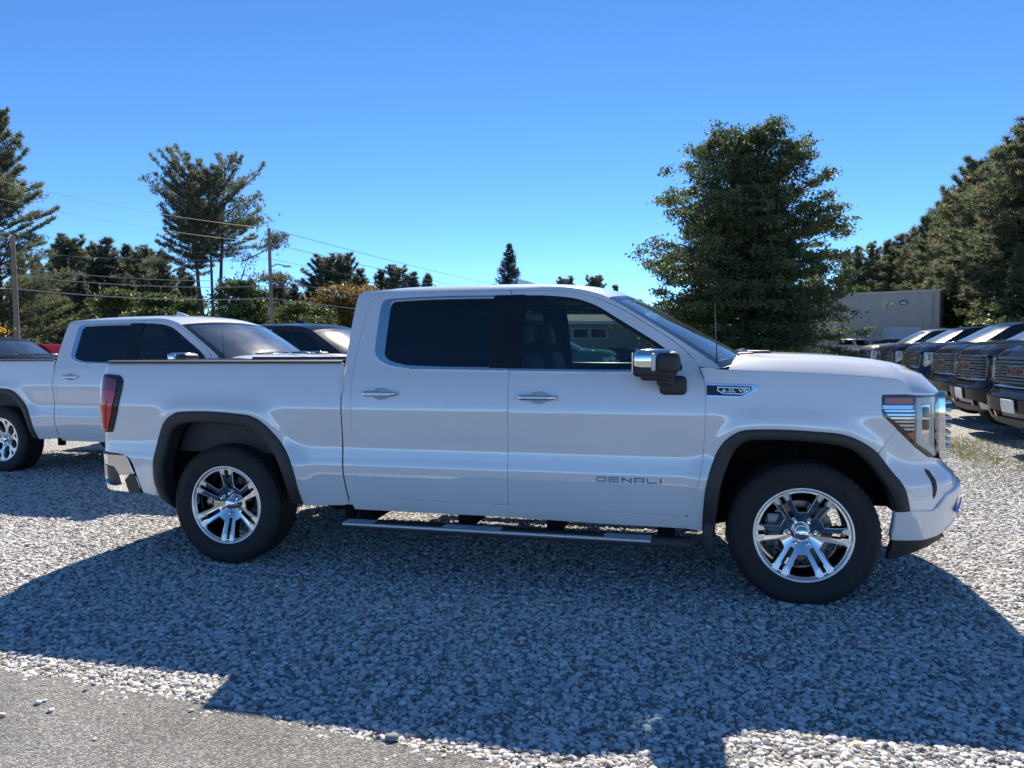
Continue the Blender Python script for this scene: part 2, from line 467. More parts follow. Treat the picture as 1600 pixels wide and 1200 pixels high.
# --- bed side
ridge = [(0.884,1.398),(0.889,1.255),(0.889,0.84),(0.896,0.66),(0.914,0.50),(0.916,0.452)]
bump_edge = crv([(-0.686,0.470),(-0.700,0.56),(-0.735,0.69),(-0.80,0.745),(ur(-0.955),0.762)])
tl_front = crv([(ur(-0.905),0.905),(ur(-0.849),1.054),(ur(-0.825),1.16),(-0.812,1.232),(ur(-0.815),1.275),(ur(-0.84),1.303)])
bed = [(ur(-0.985),1.402)] + [(ur(-0.985),1.318),(ur(-0.93),1.312)] + tl_front[::-1] + [(ur(-0.965),0.897),(ur(-0.985),0.895),(ur(-0.985),0.765)] \
    + bump_edge[::-1] + [(-0.60,0.452),(-0.54,0.450)] + [p for p in R_OUT if p[1] > 0.45] + [(0.585,0.432)] + ridge[::-1]
bed = [(a, b) for a, b in bed]
bedp = PP('bed_side', panel('bed_side', PAINT, bed, body_map, res=0.032, shade_rim=True, thick=0.025))
# bed rail cap, bed interior, tailgate
def bed_rail():
    g = Geo(); us = np.linspace(ur(-0.985), 0.884, 60); rows = []
    for u in us:
        p = body_map([[u, 1.402]])[0]; q = body_map([[u, 1.385]])[0]
        zt = 1.414
        rows.append([(p[0], q[1]-0.004, 1.392), (p[0], q[1]-0.005, 1.405), (p[0], p[1]+0.012, zt), (p[0], p[1]+0.085, zt), (p[0], p[1]+0.09, 1.39)])
    g.grid(np.array(rows)); return g.mesh('bed_rail_cap', 'black_plastic', angle=50)
PP('bed_rail_cap', fix_normals(bed_rail()))
g = Geo(); g.box(-0.98, 0.86, -0.86, -0.84, 0.80, 1.40); g.box(-0.98, 0.86, 0.84, 0.86, 0.80, 1.40); g.box(0.84, 0.88, -0.86, 0.86, 0.80, 1.39); g.box(-0.98, 0.86, -0.86, 0.86, 0.76, 0.80)
P('bed_liner', g.mesh('bed_liner', 'black_plastic', angle=30))
tg_u = [ury(0.80), 2*UR-ury(0.80)]
tailgate = panel('tailgate', PAINT, [(tg_u[1],0.80),(tg_u[0],0.80),(tg_u[0],1.405),(tg_u[1],1.405)], body_map, res=0.06, thick=0.05, back=True)
tg = P('tailgate', tailgate)
P('tailgate_handle', prism_map('tailgate_handle', 'black_plastic', [(UR-0.12,1.20),(UR+0.12,1.20),(UR+0.12,1.26),(UR-0.12,1.26)], body_map, 0.0, 0.012), tg)
post = [(ury(0.815),0.80),(ur(-0.99),0.80),(ur(-0.99),0.90),(ury(0.815),0.90)]
PP('corner_post', panel('corner_post', PAINT, [(ury(0.812),0.765),(ur(-0.991),0.765),(ur(-0.991),0.893),(ury(0.812),0.893)], body_map, res=0.04))
PP('corner_post_cap', panel('corner_post_cap', PAINT, [(ury(0.812),1.32),(ur(-0.991),1.32),(ur(-0.991),1.402),(ury(0.812),1.402)], body_map, res=0.04))
# tail lamp: wraps round the corner
tl_rear = [(ury(0.83),1.30),(ury(0.83),0.97),(ur(-1.0),0.905)]
tl_out = [(a+0.004, b) for a, b in tl_front]
tlo = [(ury(0.82),1.305),(ury(0.82),1.0),(ur(-1.02),0.93),(ur(-0.975),0.903)] + tl_front + [(ur(-0.94),1.312)]
tl_bezel = PP('tail_lamp', panel('tail_lamp', 'gloss_black', tlo, body_map, res=0.03, thick=0.03, off=0.012))
def lens(d): return [(ury(0.84),1.285),(ury(0.84),1.01),(ur(-1.02),0.945),(ur(-0.975),0.915)]+d
l_low = lens([(ur(-0.945),0.918),(ur(-0.905),1.03),(ur(-0.885),1.14),(ury(0.84),1.14)])
l_low = [(ury(0.84),1.14),(ury(0.84),1.01),(ur(-1.02),0.945),(ur(-0.975),0.915),(ur(-0.935),0.918),(ur(-0.892),1.03),(ur(-0.866),1.135)]
l_mid = [(ury(0.84),1.143),(ur(-0.865),1.138),(ur(-0.855),1.195),(ury(0.84),1.205)]
l_top = [(ury(0.84),1.208),(ur(-0.855),1.198),(ur(-0.852),1.275),(ur(-0.96),1.292),(ury(0.84),1.275)]
for nm, o, m_ in (('lens_lower', l_low, 'lens_red'), ('lens_middle', l_mid, 'lens_red'), ('lens_upper', l_top, 'lens_dark_red')):
    PP('lamp_lens', panel('lamp_lens', m_, o, body_map, res=0.03, thick=0.01, off=0.02), tl_bezel)
PP('light_strip', prism_map('light_strip', 'lens_red', [(ur(-0.962),0.93),(ur(-0.948),0.93),(ur(-0.918),1.12),(ur(-0.932),1.12)], body_map, 0.018, 0.026), tl_bezel)
# rear bumper
def rb_map(o):
    def f(P2):
        P2 = np.atleast_2d(np.asarray(P2, float)); u, z = P2[:, 0].copy(), P2[:, 1]; sg = np.where(u < UR, -1.0, 1.0); u = np.where(u < UR, 2*UR-u, u)
        s = np.clip(-0.66-u, 0, None); x = -0.66-np.interp(s, RS, RXX)*0.50; y = np.where(s > 0, np.interp(s, RS, RYY), 1.0)
        w = 0.975+o-0.10*np.clip(0.60-z, 0, 1); return np.stack([x+0.15*np.clip(0.55-z, 0, 1), -w*y*sg, z], 1)
    return f
def ub(x): return -0.66-float(np.interp((-0.66-x)/0.50, RXX, RS))
rb_top = panel('rear_bumper', 'chrome', [(2*UR-(-0.70)-0.0,0.66),(-0.712,0.655),(-0.735,0.71),(ub(-0.80),0.745),(ub(-1.0),0.755),(UR,0.755)][0:0]+[(UR+0.0,0.50),(ub(-1.10),0.50),(ub(-0.98),0.475),(-0.69,0.468),(-0.697,0.56),(-0.735,0.70),(ub(-0.82),0.742),(UR+0.0,0.745)], rb_map(0.012), res=0.03, thick=0.03,
               holes=[[(ub(-1.09),0.52),(ub(-0.93),0.505),(ub(-0.86),0.52),(ub(-0.875),0.60),(ub(-0.92),0.655),(ub(-1.0),0.665),(ub(-1.09),0.665)]])
rbp = PP('rear_bumper', rb_top)
PP('corner_step', panel('corner_step', 'black_plastic', [(ub(-1.095),0.515),(ub(-0.92),0.50),(ub(-0.85),0.515),(ub(-0.87),0.61),(ub(-0.92),0.665),(ub(-1.0),0.675),(ub(-1.095),0.675)], rb_map(-0.02), res=0.05), rbp)
PP('bumper_end_cap', prism_map('bumper_end_cap', 'black_plastic', [(-0.688,0.466),(-0.745,0.464),(-0.752,0.555),(-0.725,0.60),(-0.706,0.60)], rb_map(0.012), -0.01, 0.006), rbp)
g = Geo(); us = np.linspace(-0.70, UR, 40); rows = []
for u in us:
    p = rb_map(0.016)([[u, 0.745]])[0]; rows.append([(p[0], p[1], 0.735), (p[0]+0.004, p[1]+0.004, 0.752), (max(p[0], -1.12)+0.12*0+0.01, p[1]+0.02, 0.758), (-0.96 if p[0] < -0.96 else p[0]+0.02, p[1]*0.9, 0.758)])
g.grid(np.array(rows)); PP('step_pad', fix_normals(g.mesh('step_pad', 'black_plastic', angle=50)), rbp)

# --- wheel arch trims and liners
def arch_trim(out, inn, fmap, u_conv):
    n = 70
    def res_(lp):
        A = np.array(lp); s = np.concatenate([[0], np.cumsum(np.linalg.norm(np.diff(A, axis=0), axis=1))]); t = np.linspace(0, s[-1], n)
        return np.stack([np.interp(t, s, A[:, 0]), np.interp(t, s, A[:, 1])], 1)
    O, I = res_(out), res_(inn); rows = []
    for k in range(n):
        o, i = O[k], I[k]; d = i-o
        q = []
        for fr, of in ((-0.06,-0.012),(-0.05,0.006),(0.04,0.013),(0.5,0.016),(0.9,0.014),(1.0,0.008),(1.02,-0.02),(1.03,-0.10)):
            p2 = o+d*fr; uu = u_conv(p2[0]); p = fmap([[uu, p2[1]]])[0]; bs = p.copy(); bs[1] -= of; q.append(bs)
        rows.append(q)
    g = Geo(); g.grid(np.array(rows)); return fix_normals(g.mesh('wheel_arch_trim', 'black_plastic', angle=60))
PP('wheel_arch_trim', arch_trim(R_OUT, R_INN, body_map, ur))
PP('wheel_arch_trim', arch_trim(F_OUT, F_INN, body_map, uf))
def liner(inn):
    A = np.array(inn)[::2]; rows = [[(x, -0.93, z) for x, z in A], [(x, -0.60, z) for x, z in A]]
    g = Geo(); g.grid(np.array(rows)); k = len(A); c = A.mean(0)
    g.add([(x, -0.60, z) for x, z in A], [tuple(range(k))]); return g.mesh('wheel_liner', 'underbody', angle=30)
PP('wheel_liner', liner(R_INN)); PP('wheel_liner', liner(F_INN))

# --- cab: doors, frame, glass
rear_door = crv([(0.971,1.30),(0.969,1.05),(0.966,0.80),(0.974,0.73),(1.0,0.662),(1.075,0.575),(1.13,0.538),(1.20,0.517)]) + [(1.30,0.512),(2.011,0.509),(2.015,0.784),(2.019,1.05),(2.019,1.30),(2.013,1.38),(1.985,1.856)] \
    + crv([(1.75,1.859),(1.568,1.858),(1.286,1.851),(1.10,1.842),(1.045,1.828),(1.017,1.79),(1.0,1.72),(0.985,1.55),(0.976,1.42)])
front_door = [(2.020,0.508),(2.60,0.496)] + crv([(3.060,0.487),(3.096,0.492),(3.124,0.555),(3.158,0.684),(3.185,0.835),(3.196,1.017),(3.199,1.207),(3.190,1.303),(3.160,1.372),(3.107,1.440),(3.010,1.523),(2.868,1.617),(2.68,1.731),(2.514,1.804),(2.40,1.834),(2.30,1.848)]) \
    + [(2.10,1.855),(1.994,1.856),(2.022,1.38),(2.028,1.30),(2.028,1.05),(2.024,0.784)]
r_hole = [(1.975,1.350),(1.955,1.822)] + crv([(1.70,1.826),(1.45,1.825),(1.16,1.816),(1.118,1.803),(1.103,1.77),(1.101,1.65),(1.103,1.50),(1.109,1.455),(1.14,1.415),(1.21,1.382),(1.30,1.366),(1.40,1.358),(1.6,1.353)])
f_hole = [(2.035,1.345),(2.003,1.822)] + crv([(2.20,1.816),(2.345,1.802),(2.435,1.784),(2.545,1.742),(2.66,1.672),(2.727,1.630),(2.869,1.541),(2.955,1.483),(3.02,1.432),(3.06,1.385),(3.062,1.352),(3.03,1.338)]) + [(2.60,1.338)]
r_glass = [(1.905,1.362),(1.890,1.811)] + crv([(1.70,1.814),(1.45,1.813),(1.20,1.805),(1.172,1.797),(1.166,1.77),(1.166,1.65),(1.168,1.50),(1.175,1.44),(1.222,1.404),(1.30,1.384),(1.36,1.375),(1.6,1.366)])
f_glass = [(2.10,1.358),(2.075,1.811)] + crv([(2.20,1.805),(2.345,1.790),(2.435,1.771),(2.545,1.729),(2.66,1.659),(2.727,1.617),(2.860,1.531),(2.945,1.474),(2.985,1.44),(3.015,1.40),(3.02,1.37),(2.99,1.354)]) + [(2.60,1.352)]
def grow(poly, d):
    A = np.array(poly); n = len(A); area = 0.5*np.sum(A[:, 0]*np.roll(A[:, 1], -1)-np.roll(A[:, 0], -1)*A[:, 1]); s = 1 if area > 0 else -1
    out = []
    for i in range(n):
        t = A[(i+1) % n]-A[i-1]; t = t/max(np.linalg.norm(t), 1e-9); out.append((A[i, 0]+s*d*t[1], A[i, 1]-s*d*t[0]))
    return out
def dish(x, z, a, b): return [(x+a*math.cos(t), z+b*math.sin(t)) for t in np.linspace(0, 2*math.pi, 28, endpoint=False)]
HAND = ((1.035, 1.296, 1.198), (2.074, 2.334, 1.184))
def bowl_c(k): return ((HAND[k][0]+HAND[k][1])/2+0.015, HAND[k][2]-0.002)
rd = PP('rear_door', panel('rear_door', PAINT, rear_door, cab_map, holes=[r_hole, dish(*bowl_c(0), 0.066, 0.040)], res=0.034, shade_rim=True, thick=0.03))
fd = PP('front_door', panel('front_door', PAINT, front_door, cab_map, holes=[f_hole, dish(*bowl_c(1), 0.066, 0.040)], res=0.034, shade_rim=True, thick=0.03))
b_rear = [(1.897,1.360),(2.0165,1.356),(1.9905,1.824),(1.882,1.824)]
b_front = [(2.0215,1.355),(2.108,1.356),(2.083,1.824),(1.9955,1.824)]
PP('pillar_trim', panel('pillar_trim', 'gloss_black', b_rear, cab_map, res=0.06, thick=0.012, off=0.0055), rd)
PP('pillar_trim', panel('pillar_trim', 'gloss_black', b_front, cab_map, res=0.06, thick=0.012, off=0.0055), fd)
PP('window_trim', panel('window_trim', 'chrome', grow(r_hole, 0.002), cab_map, holes=[[(1.972,1.362),(1.952,1.811)]+r_glass[2:]], res=0.03, thick=0.015, off=0.004), rd)
PP('window_trim', panel('window_trim', 'gloss_black', grow(f_hole, 0.002), cab_map, holes=[[(2.042,1.356),(2.010,1.811)]+f_glass[2:]], res=0.03, thick=0.015, off=0.002), fd)
sill = [(1.36,1.352),(2.014,1.344),(2.014,1.356),(1.36,1.364)]
PP('sill_trim', prism_map('sill_trim', 'chrome', sill, cab_map, 0.0, 0.008, res=0.05), rd)
PP('sill_trim', prism_map('sill_trim', 'chrome', [(2.024,1.342),(3.05,1.332),(3.05,1.344),(2.024,1.354)], cab_map, 0.0, 0.008, res=0.05), fd)
PP('window_glass', panel('window_glass', 'glass_tint', grow(r_glass, 0.006), cab_map, res=0.06, thick=0.0, off=-0.006), rd)
PP('window_glass', panel('window_glass', 'glass_front', grow(f_glass, 0.006), cab_map, res=0.06, thick=0.0, off=-0.006), fd)
# handles: a bar over a dished recess
def handle(x0, x1, z):
    g = Geo(); n = 26; rows = []
    for k in range(n):
        t = k/(n-1); x = x0+(x1-x0)*t; e = math.sin(math.pi*min(max(t, 0.0), 1.0)); h = 0.0175*(0.62+0.38*min(1, e*2.2)); of = 0.004+0.034*min(1, e*2.2)**0.8
        p = cab_map([[x, z]])[0]; row = []
        for a in np.linspace(0, 2*math.pi, 13):
            row.append((x, p[1]-of-0.009*math.cos(a), z+h*math.sin(a)))
        rows.append(row)
    g.grid(np.array(rows)); return fix_normals(g.mesh('door_handle', 'chrome', angle=70))
def bowl(k):
    cx, cz = bowl_c(k); g = Geo(); rows = []
    for r in np.linspace(0, 1, 9):
        row = []
        for t in np.linspace(0, 2*math.pi, 37):
            x, z = cx+0.0665*r*math.cos(t), cz+0.0405*r*math.sin(t); p = cab_map([[x, z]])[0]; row.append((x, p[1]+0.030*(1-r**2.5)**0.8-0.0005, z))
        rows.append(row)
    g.grid(np.array(rows)); return fix_normals(g.mesh('handle_recess', PAINT, angle=75))
for k, dr in ((0, rd), (1, fd)):
    PP('door_handle', handle(*HAND[k]), dr); PP('handle_recess', bowl(k), dr)
def door_letters(fmap, u0, z0, flip):
    """wide raised capitals made of flat bars with bevelled faces"""
    w, h, t, gap = 0.0590, 0.032, 0.0085, 0.0158; V = []; FF = []
    glyph = {'D': [(0,0,w,t),(0,h-t,w,h),(0,t,t,h-t),(w-t,t,w,h-t)], 'E': [(0,0,w,t*0.95),(0,h-t*0.95,w,h),(0,h/2-t*0.4,w*0.92,h/2+t*0.4),(0,0,t,h)], 'L': [(0,0,t,h),(t,0,w,t)], 'I': [(0,0,t*1.15,h)],
             'A': [(0,0,t,h-t),(w-t,0,w,h-t),(0,h-t,w,h),(t,h*0.28,w-t,h*0.28+t*0.7)], 'N': [(0,0,t,h),(w-t,0,w,h)]}
    bars = []; x = 0
    for ch in 'DENALI':
        for a, b, c, d in glyph[ch]: bars.append([(x+a, b), (x+c, b), (x+c, d), (x+a, d)])
        if ch == 'N': bars.append([(x+t, h-t*1.1), (x+w-t, 0), (x+w-t, t*1.1), (x+t, h)])
        x += (w if ch != 'I' else t*1.15)+gap
    W_ = x-gap; e = 1e-3
    for q in bars:
        if flip: q = [(W_-a, b) for a, b in q][::-1]
        c = np.mean(q, axis=0); q = np.array(q); inn = c+(q-c)*np.array([1-0.004/max(np.ptp(q[:, 0]), 0.005), 1-0.0045/max(np.ptp(q[:, 1]), 0.006)])
        for lp, ba in ((q, 0.0), (q, 0.0035), (inn, 0.0055)):
            o = (ba+(0.006*lp[:, 1]/h if ba else 0.0*lp[:, 1]))[:, None]
            P2 = lp+[u0, z0]; n = np.cross(fmap(P2+[e, 0])-fmap(P2-[e, 0]), fmap(P2+[0, e])-fmap(P2-[0, e])); n /= np.linalg.norm(n, axis=1)[:, None]
            V += [tuple(p) for p in fmap(P2)+n*o]
        k = len(V)-12
        FF += [(k+8, k+9, k+10, k+11)]+[(k+r_*4+a, k+r_*4+(a+1) % 4, k+(r_+1)*4+(a+1) % 4, k+(r_+1)*4+a) for r_ in (0, 1) for a in range(4)]
    return mesh_from('lettering', V, FF, 'chrome', False)
P('lettering', door_letters(cab_map, 2.573, 0.681, False), fd[0]); P('lettering', mirrored(door_letters(cab_map, 2.573, 0.681, True)), fd[1])
# body side aperture: pillars, rocker, roof rail
ap_hole = [(0.962,1.30),(0.960,0.80)] + crv([(0.968,0.728),(0.994,0.656),(1.07,0.568),(1.13,0.530),(1.20,0.509)]) + [(1.30,0.503),(2.016,0.500),(3.060,0.478),(3.104,0.480)]
frame = [(0.916,0.424),(0.931,0.50),(0.912,0.66),(0.905,0.84),(0.903,1.05),(0.902,1.35),(0.904,1.46),(0.909,1.665),(0.915,1.82),(0.922,1.858)] + crv([(0.94,1.876),(1.224,1.890),(1.553,1.895),(1.975,1.893),(2.196,1.884),(2.352,1.870),(2.470,1.848),(2.575,1.815),(2.66,1.772)]) + crv([(2.72,1.737),(2.90,1.625),(3.05,1.530),(3.20,1.430),(3.275,1.375),(3.285,1.362)]) + [(3.20,1.368)]
upper_hole = crv([(3.168,1.374),(3.115,1.446),(3.016,1.531),(2.874,1.625),(2.686,1.739),(2.518,1.812),(2.402,1.842),(2.30,1.857)]) + [(2.10,1.864),(1.99,1.865)] + crv([(1.75,1.867),(1.568,1.866),(1.286,1.859),(1.095,1.850),(1.038,1.835),(1.009,1.795),(0.991,1.722),(0.976,1.55),(0.967,1.42)])
frame_poly = frame + upper_hole + ap_hole + [(3.092,0.41)] + [(2.6,0.412),(2.0,0.424)]
PP('cab_side_frame', panel('cab_side_frame', PAINT, frame_poly, cab_map, res=0.034, shade_rim=True, thick=0.03))
PP('gap_blackout', panel('gap_blackout', 'underbody', [(0.94,0.44),(3.16,0.43),(3.18,1.33),(0.94,1.33)], lambda q: cab_map(q)+np.array([0, 0.035, 0]), res=0.12, thick=0.0))  # black sheet added behind the doors so their gaps look shaded
jamb = [(0.93,1.33),(1.10,1.33),(1.10,1.83),(1.955,1.84),(1.955,1.33),(2.04,1.33),(2.01,1.84),(2.30,1.835),(2.45,1.80),(2.7,1.665),(3.0,1.465),(3.07,1.38),(3.20,1.38),(2.7,1.755),(2.47,1.85),(2.2,1.875),(1.5,1.88),(0.95,1.865)]
PP('pillar_lining', panel('pillar_lining', 'interior', jamb, lambda q: cab_map(q)+np.array([0, 0.04, 0]), res=0.10, thick=0.02, back=True))
# protective film left in the gap between cab and bed
PP('protective_film', panel('protective_film', 'film_white', crv([(0.868,1.385),(0.898,1.388),(0.902,1.30),(0.908,1.22),(0.900,1.19),(0.888,1.24),(0.884,1.33)], closed=True), body_map, res=0.02, thick=0.004, off=0.007), bedp)
# roof
def roof():
    g = Geo(); rows = []
    xs = np.concatenate([np.linspace(0.922, 2.35, 24), np.linspace(2.42, 2.62, 6)])
    top = pchip([p[0] for p in frame[9:]][:0] or [0.92,0.94,1.224,1.553,1.975,2.196,2.352,2.470,2.575,2.66], [1.862,1.876,1.890,1.895,1.893,1.884,1.870,1.848,1.815,1.772])
    for x in xs:
        zr = float(top(x)); p = cab_map([[x, zr]])[0]; row = []
        for w in np.linspace(-1, 1, 25):
            yy = p[1]*(-w) if False else abs(p[1])*w
            crown = 0.050*(1-abs(w)**2.4)*min(1, (x-0.90)/0.25)
            bow = 0.09*(1-w*w)*sstep(1.9, 2.62, x)
            row.append((x+bow, yy, zr+crown-0.0005))
        rows.append(row)
    g.grid(np.array(rows)); return fix_normals(g.mesh('roof', PAINT, angle=60)), rows
rf_me, rf_rows = roof()
rf = P('roof', rf_me)
g = Geo(); g.rbox(1.12, 2.45, -0.66, 0.66, 1.835, 1.85, 0.005); P('headliner', g.mesh('headliner', 'interior'))
# windscreen: from the roof header to the cowl
def screen_edge(t):
    """t 0 at cowl, 1 at roof"""
    A = np.array([(3.285,1.362),(3.20,1.430),(3.05,1.530),(2.90,1.625),(2.72,1.737),(2.62,1.796)]); s = np.linspace(0, 1, 6)
    x = np.interp(t, s, A[:, 0]); z = np.interp(t, s, A[:, 1]); return x, z, -cab_map([[x, z]])[0][1]
def screen(w_in, lift, n=26):
    rows = []
    for t in np.linspace(0, 1, 16):
        x, z, y = screen_edge(t); row = []
        for w in np.linspace(-w_in, w_in, n):
            b = (1-abs(w)**2.2); row.append((x+b*(0.20-0.11*t), y*w, z+b*(0.055-0.012*t)+lift))
        rows.append(row)
    return np.array(rows)
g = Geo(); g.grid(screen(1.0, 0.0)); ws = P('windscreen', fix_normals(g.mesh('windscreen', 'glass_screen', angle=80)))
S = screen(1.0, 0.003)
for sl in (S[:, :2], S[:, -2:]):
    g = Geo(); g.grid(sl); P('screen_surround', fix_normals(g.mesh('screen_surround', 'gloss_black', angle=80)), ws)
for sl in (S[-2:, 1:-1], S[:2, 1:-1]):
    g = Geo(); g.grid(sl); P('screen_band', fix_normals(g.mesh('screen_band', 'gloss_black', angle=80)), ws)
# cowl and wipers
cow = []
for w in np.linspace(-1, 1, 27):
    b = 1-abs(w)**2.2; cow.append([(3.285+b*0.20-0.01, 0.90*w, 1.362+b*0.055-0.006), (3.34+b*0.185, 0.90*w, 1.372+b*0.055), (3.40+b*0.17, 0.90*w, 1.355+b*0.06)])
g = Geo(); g.grid(np.array(cow)); cw = P('cowl', fix_normals(g.mesh('cowl', 'black_plastic', angle=60)))
for y0, y1 in ((-0.60, 0.02), (0.10, 0.70)):
    g = Geo(); pts = []
    for k in range(12):
        y = y0+(y1-y0)*k/11; w = y/0.9; b = 1-abs(w)**2.2; pts.append((3.33+b*0.20-0.03+0.01*math.sin(k/11*3.1), y, 1.392+b*0.055+0.012*math.sin(k/11*3.1)+0.012))
    g.tube(pts, [0.010]*6+[0.007]*6, 6); g.rbox(pts[0][0]-0.03, pts[0][0]+0.03, y0-0.02, y0+0.03, 1.385, 1.43, 0.01)
    P('wiper', g.mesh('wiper', 'gloss_black'), cw)
g = Geo(); g.rbox(3.40, 3.50, -0.66, -0.50, 1.405, 1.452, 0.018); g.rbox(3.46, 3.60, -0.60, -0.42, 1.425, 1.462, 0.014); P('washer_housing', g.mesh('washer_housing', 'black_plastic'), cw)
# rear wall of cab
g = Geo(); rows = []
for z in np.linspace(0.46, 1.868, 26):
    y = -cab_map([[0.93, min(z, 1.87)]])[0][1]; xx = 0.905+max(0, (z-1.4))*0.03
    rows.append([(xx+0.03*abs(w)**8, y*w*0.995, z) for w in np.linspace(-1, 1, 21)])
g.grid(np.array(rows)); cbk = P('cab_back', fix_normals(g.mesh('cab_back', PAINT, angle=60)))
g = Geo(); rows = [[(0.898+max(0, (z-1.4))*0.03, (0.74-0.1*(z-1.42)/0.36)*w, z) for w in np.linspace(-1, 1, 9)] for z in np.linspace(1.42, 1.80, 7)]
g.grid(np.array(rows)); P('back_glass', fix_normals(g.mesh('back_glass', 'gloss_black', angle=60)), cbk)
g = Geo(); g.rbox(0.85, 0.91, -0.25, 0.25, 1.86, 1.895, 0.008); P('high_stop_lamp', g.mesh('high_stop_lamp', 'lens_dark_red'), cbk)
# cabin interior
g = Geo(); g.box(0.94, 3.22, -0.93, 0.93, 0.44, 0.50); g.box(0.94, 0.97, -0.9, 0.9, 0.5, 1.30)
P('cabin_floor', g.mesh('cabin_floor', 'interior', angle=30))
g = Geo(); g.rbox(2.95, 3.25, -0.86, 0.86, 0.75, 1.30, 0.06, 3); g.rbox(2.88, 3.10, -0.62, -0.20, 1.20, 1.33, 0.05, 3); g.rbox(2.88, 3.10, 0.20, 0.62, 1.20, 1.345, 0.05, 3); g.rbox(2.88, 2.97, -0.17, 0.17, 0.9, 1.33, 0.03, 3)
P('dashboard', g.mesh('dashboard', 'interior'))
g = Geo(); pts = [(2.72+0.07*math.sin(a), 0.41+0.185*math.cos(a), 1.22+0.175*math.sin(a)) for a in np.linspace(0, 2*math.pi, 33)]
g.tube(pts, 0.017, 8, False); g.rbox(2.72, 2.80, 0.33, 0.49, 1.16, 1.27, 0.03, 3); g.tube([(2.76,0.41,1.21),(3.0,0.41,1.08)], 0.04, 8); P('steering_wheel', g.mesh('steering_wheel', 'leather', angle=60))
def seat(x, y, w, bench=False):
    g = Geo(); rot = Matrix.Rotation(math.radians(-14), 3, 'Y')
    g.rbox(x-0.08, x+0.47, y-w/2, y+w/2, 0.72, 0.88, 0.06, 3)
    g.rbox(x-0.15, x+0.02, y-w/2+0.01, y+w/2-0.01, 0.84, 1.46, 0.06, 3, rot)
    g.rbox(x-0.05, x+0.40, y-w/2+0.06, y+w/2-0.06, 0.50, 0.74, 0.02)
    for hy in ((y,) if not bench else (y-0.42, y, y+0.42)):
        g.rbox(x-0.19, x-0.09, hy-0.13, hy+0.13, 1.50, 1.68, 0.045, 3, rot); g.tube([(x-0.13,hy-0.05,1.40),(x-0.15,hy-0.05,1.54)], 0.008, 6); g.tube([(x-0.13,hy+0.05,1.40),(x-0.15,hy+0.05,1.54)], 0.008, 6)
    return g.mesh('seat', 'leather', angle=60)
P('seat', seat(2.13, -0.42, 0.54)); P('seat', seat(2.13, 0.42, 0.54)); P('rear_bench', seat(1.22, 0.0, 1.46, True))
g = Geo(); g.rbox(1.95, 2.85, -0.14, 0.14, 0.50, 0.98, 0.04, 3); P('centre_console', g.mesh('centre_console', 'interior'))
g = Geo(); g.rbox(2.56, 2.60, -0.12, 0.12, 1.68, 1.75, 0.02, 3); g.tube([(2.59,0,1.73),(2.66,0,1.84)], 0.012, 6); P('interior_mirror', g.mesh('interior_mirror', 'gloss_black'))

# --- fender and hood
door_line = [(3.102,0.475),(3.130,0.553),(3.166,0.682),(3.193,0.834),(3.204,1.017),(3.207,1.207),(3.198,1.304),(3.176,1.362)]
hood_line = [(3.29,1.350),(3.45,1.343),(3.634,1.336),(4.001,1.316),(4.10,1.309),(uf(4.215),1.299),(uf(4.262),1.293),(uf(4.295),1.272),(uf(4.32),1.248),(uf(4.343),1.226)]
hl_edge = [(uf(4.148),1.222),(uf(4.141),1.205),(uf(4.139),1.130),(uf(4.150),1.098),(uf(4.235),1.030)]
f_out_u = [(uf(a), b) for a, b in F_OUT]
fender = crv(door_line) + [(3.24,1.358)] + crv(hood_line) + hl_edge + [p for p in f_out_u if p[1] > 0.885 or p[0] < 3.9][::-1] + [(3.10,0.408)]
fn = PP('fender', panel('fender', PAINT, fender, body_map, res=0.032, shade_rim=True, thick=0.03))
# hood
ztop_x = pchip([3.2,3.40,3.545,3.816,4.147,4.34,4.466,4.561,4.62,4.70], [1.435,1.445,1.447,1.440,1.412,1.382,1.345,1.300,1.262,1.20])
def hood():
    V = []; rows = []
    hl = pchip([3.29,3.45,3.634,4.001,4.10,4.215,4.262,4.295,4.32,4.343,4.50], [1.354,1.347,1.340,1.320,1.313,1.303,1.297,1.276,1.252,1.230,1.226])
    us = list(np.linspace(3.33, FX0, 26))+list(np.linspace(FX0, UC, 46))[1:]
    us = us+[2*UC-u for u in us[::-1][1:]]
    rho = [0, .12, .24, .36, .46, .54, .6, .64, .68, .72, .76, .80, .84, .87, .90, .925, .945, .96, .972, .982, .99, .996, 1.0]
    for u in us:
        uu = u if u <= UC else 2*UC-u; sg = 1 if u <= UC else -1
        xs = uu if uu <= FX0 else FX0+0.55*float(np.interp(uu-FX0, FS, FXX))
        ze = float(hl(min(xs, 4.5))) if uu < ufy(0.90) else 1.226
        o = body_map([[uu, ze]], bump=False)[0]; sx = min(o[0], 4.10); row = []
        for r in rho:
            x = sx+(o[0]-sx)*r; y = o[1]*r
            yn = abs(y)/0.97
            zt = float(ztop_x(x))+0.004-0.010*float(np.exp(-((yn-0.46)/0.10)**2))*sstep(3.4, 3.6, x)
            # raised middle and shoulder crease
            q = 1-r**6.5
            z = ze+(zt-ze)*q-0.012*math.exp(-((r-0.76)/0.05)**2)*sstep(3.4, 3.7, x)*(1-sstep(4.3, 4.5, x))+0.005*math.exp(-((r-0.86)/0.045)**2)
            if xs < 3.55: x = x+ (0.16*(1-r**2))*(1-(xs-3.33)/0.22) if xs < 3.55 else x
            row.append((x, y*sg, z))
        row.append((row[-1][0], row[-1][1]*0.999, row[-1][2]-0.013)); row.append((row[-1][0]-0.02, row[-1][1]*0.98, row[-1][2]-0.002))
        rows.append(row)
    g = Geo(); g.grid(np.array(rows)); return fix_normals(g.mesh('hood', PAINT, angle=75))
P('hood', hood())
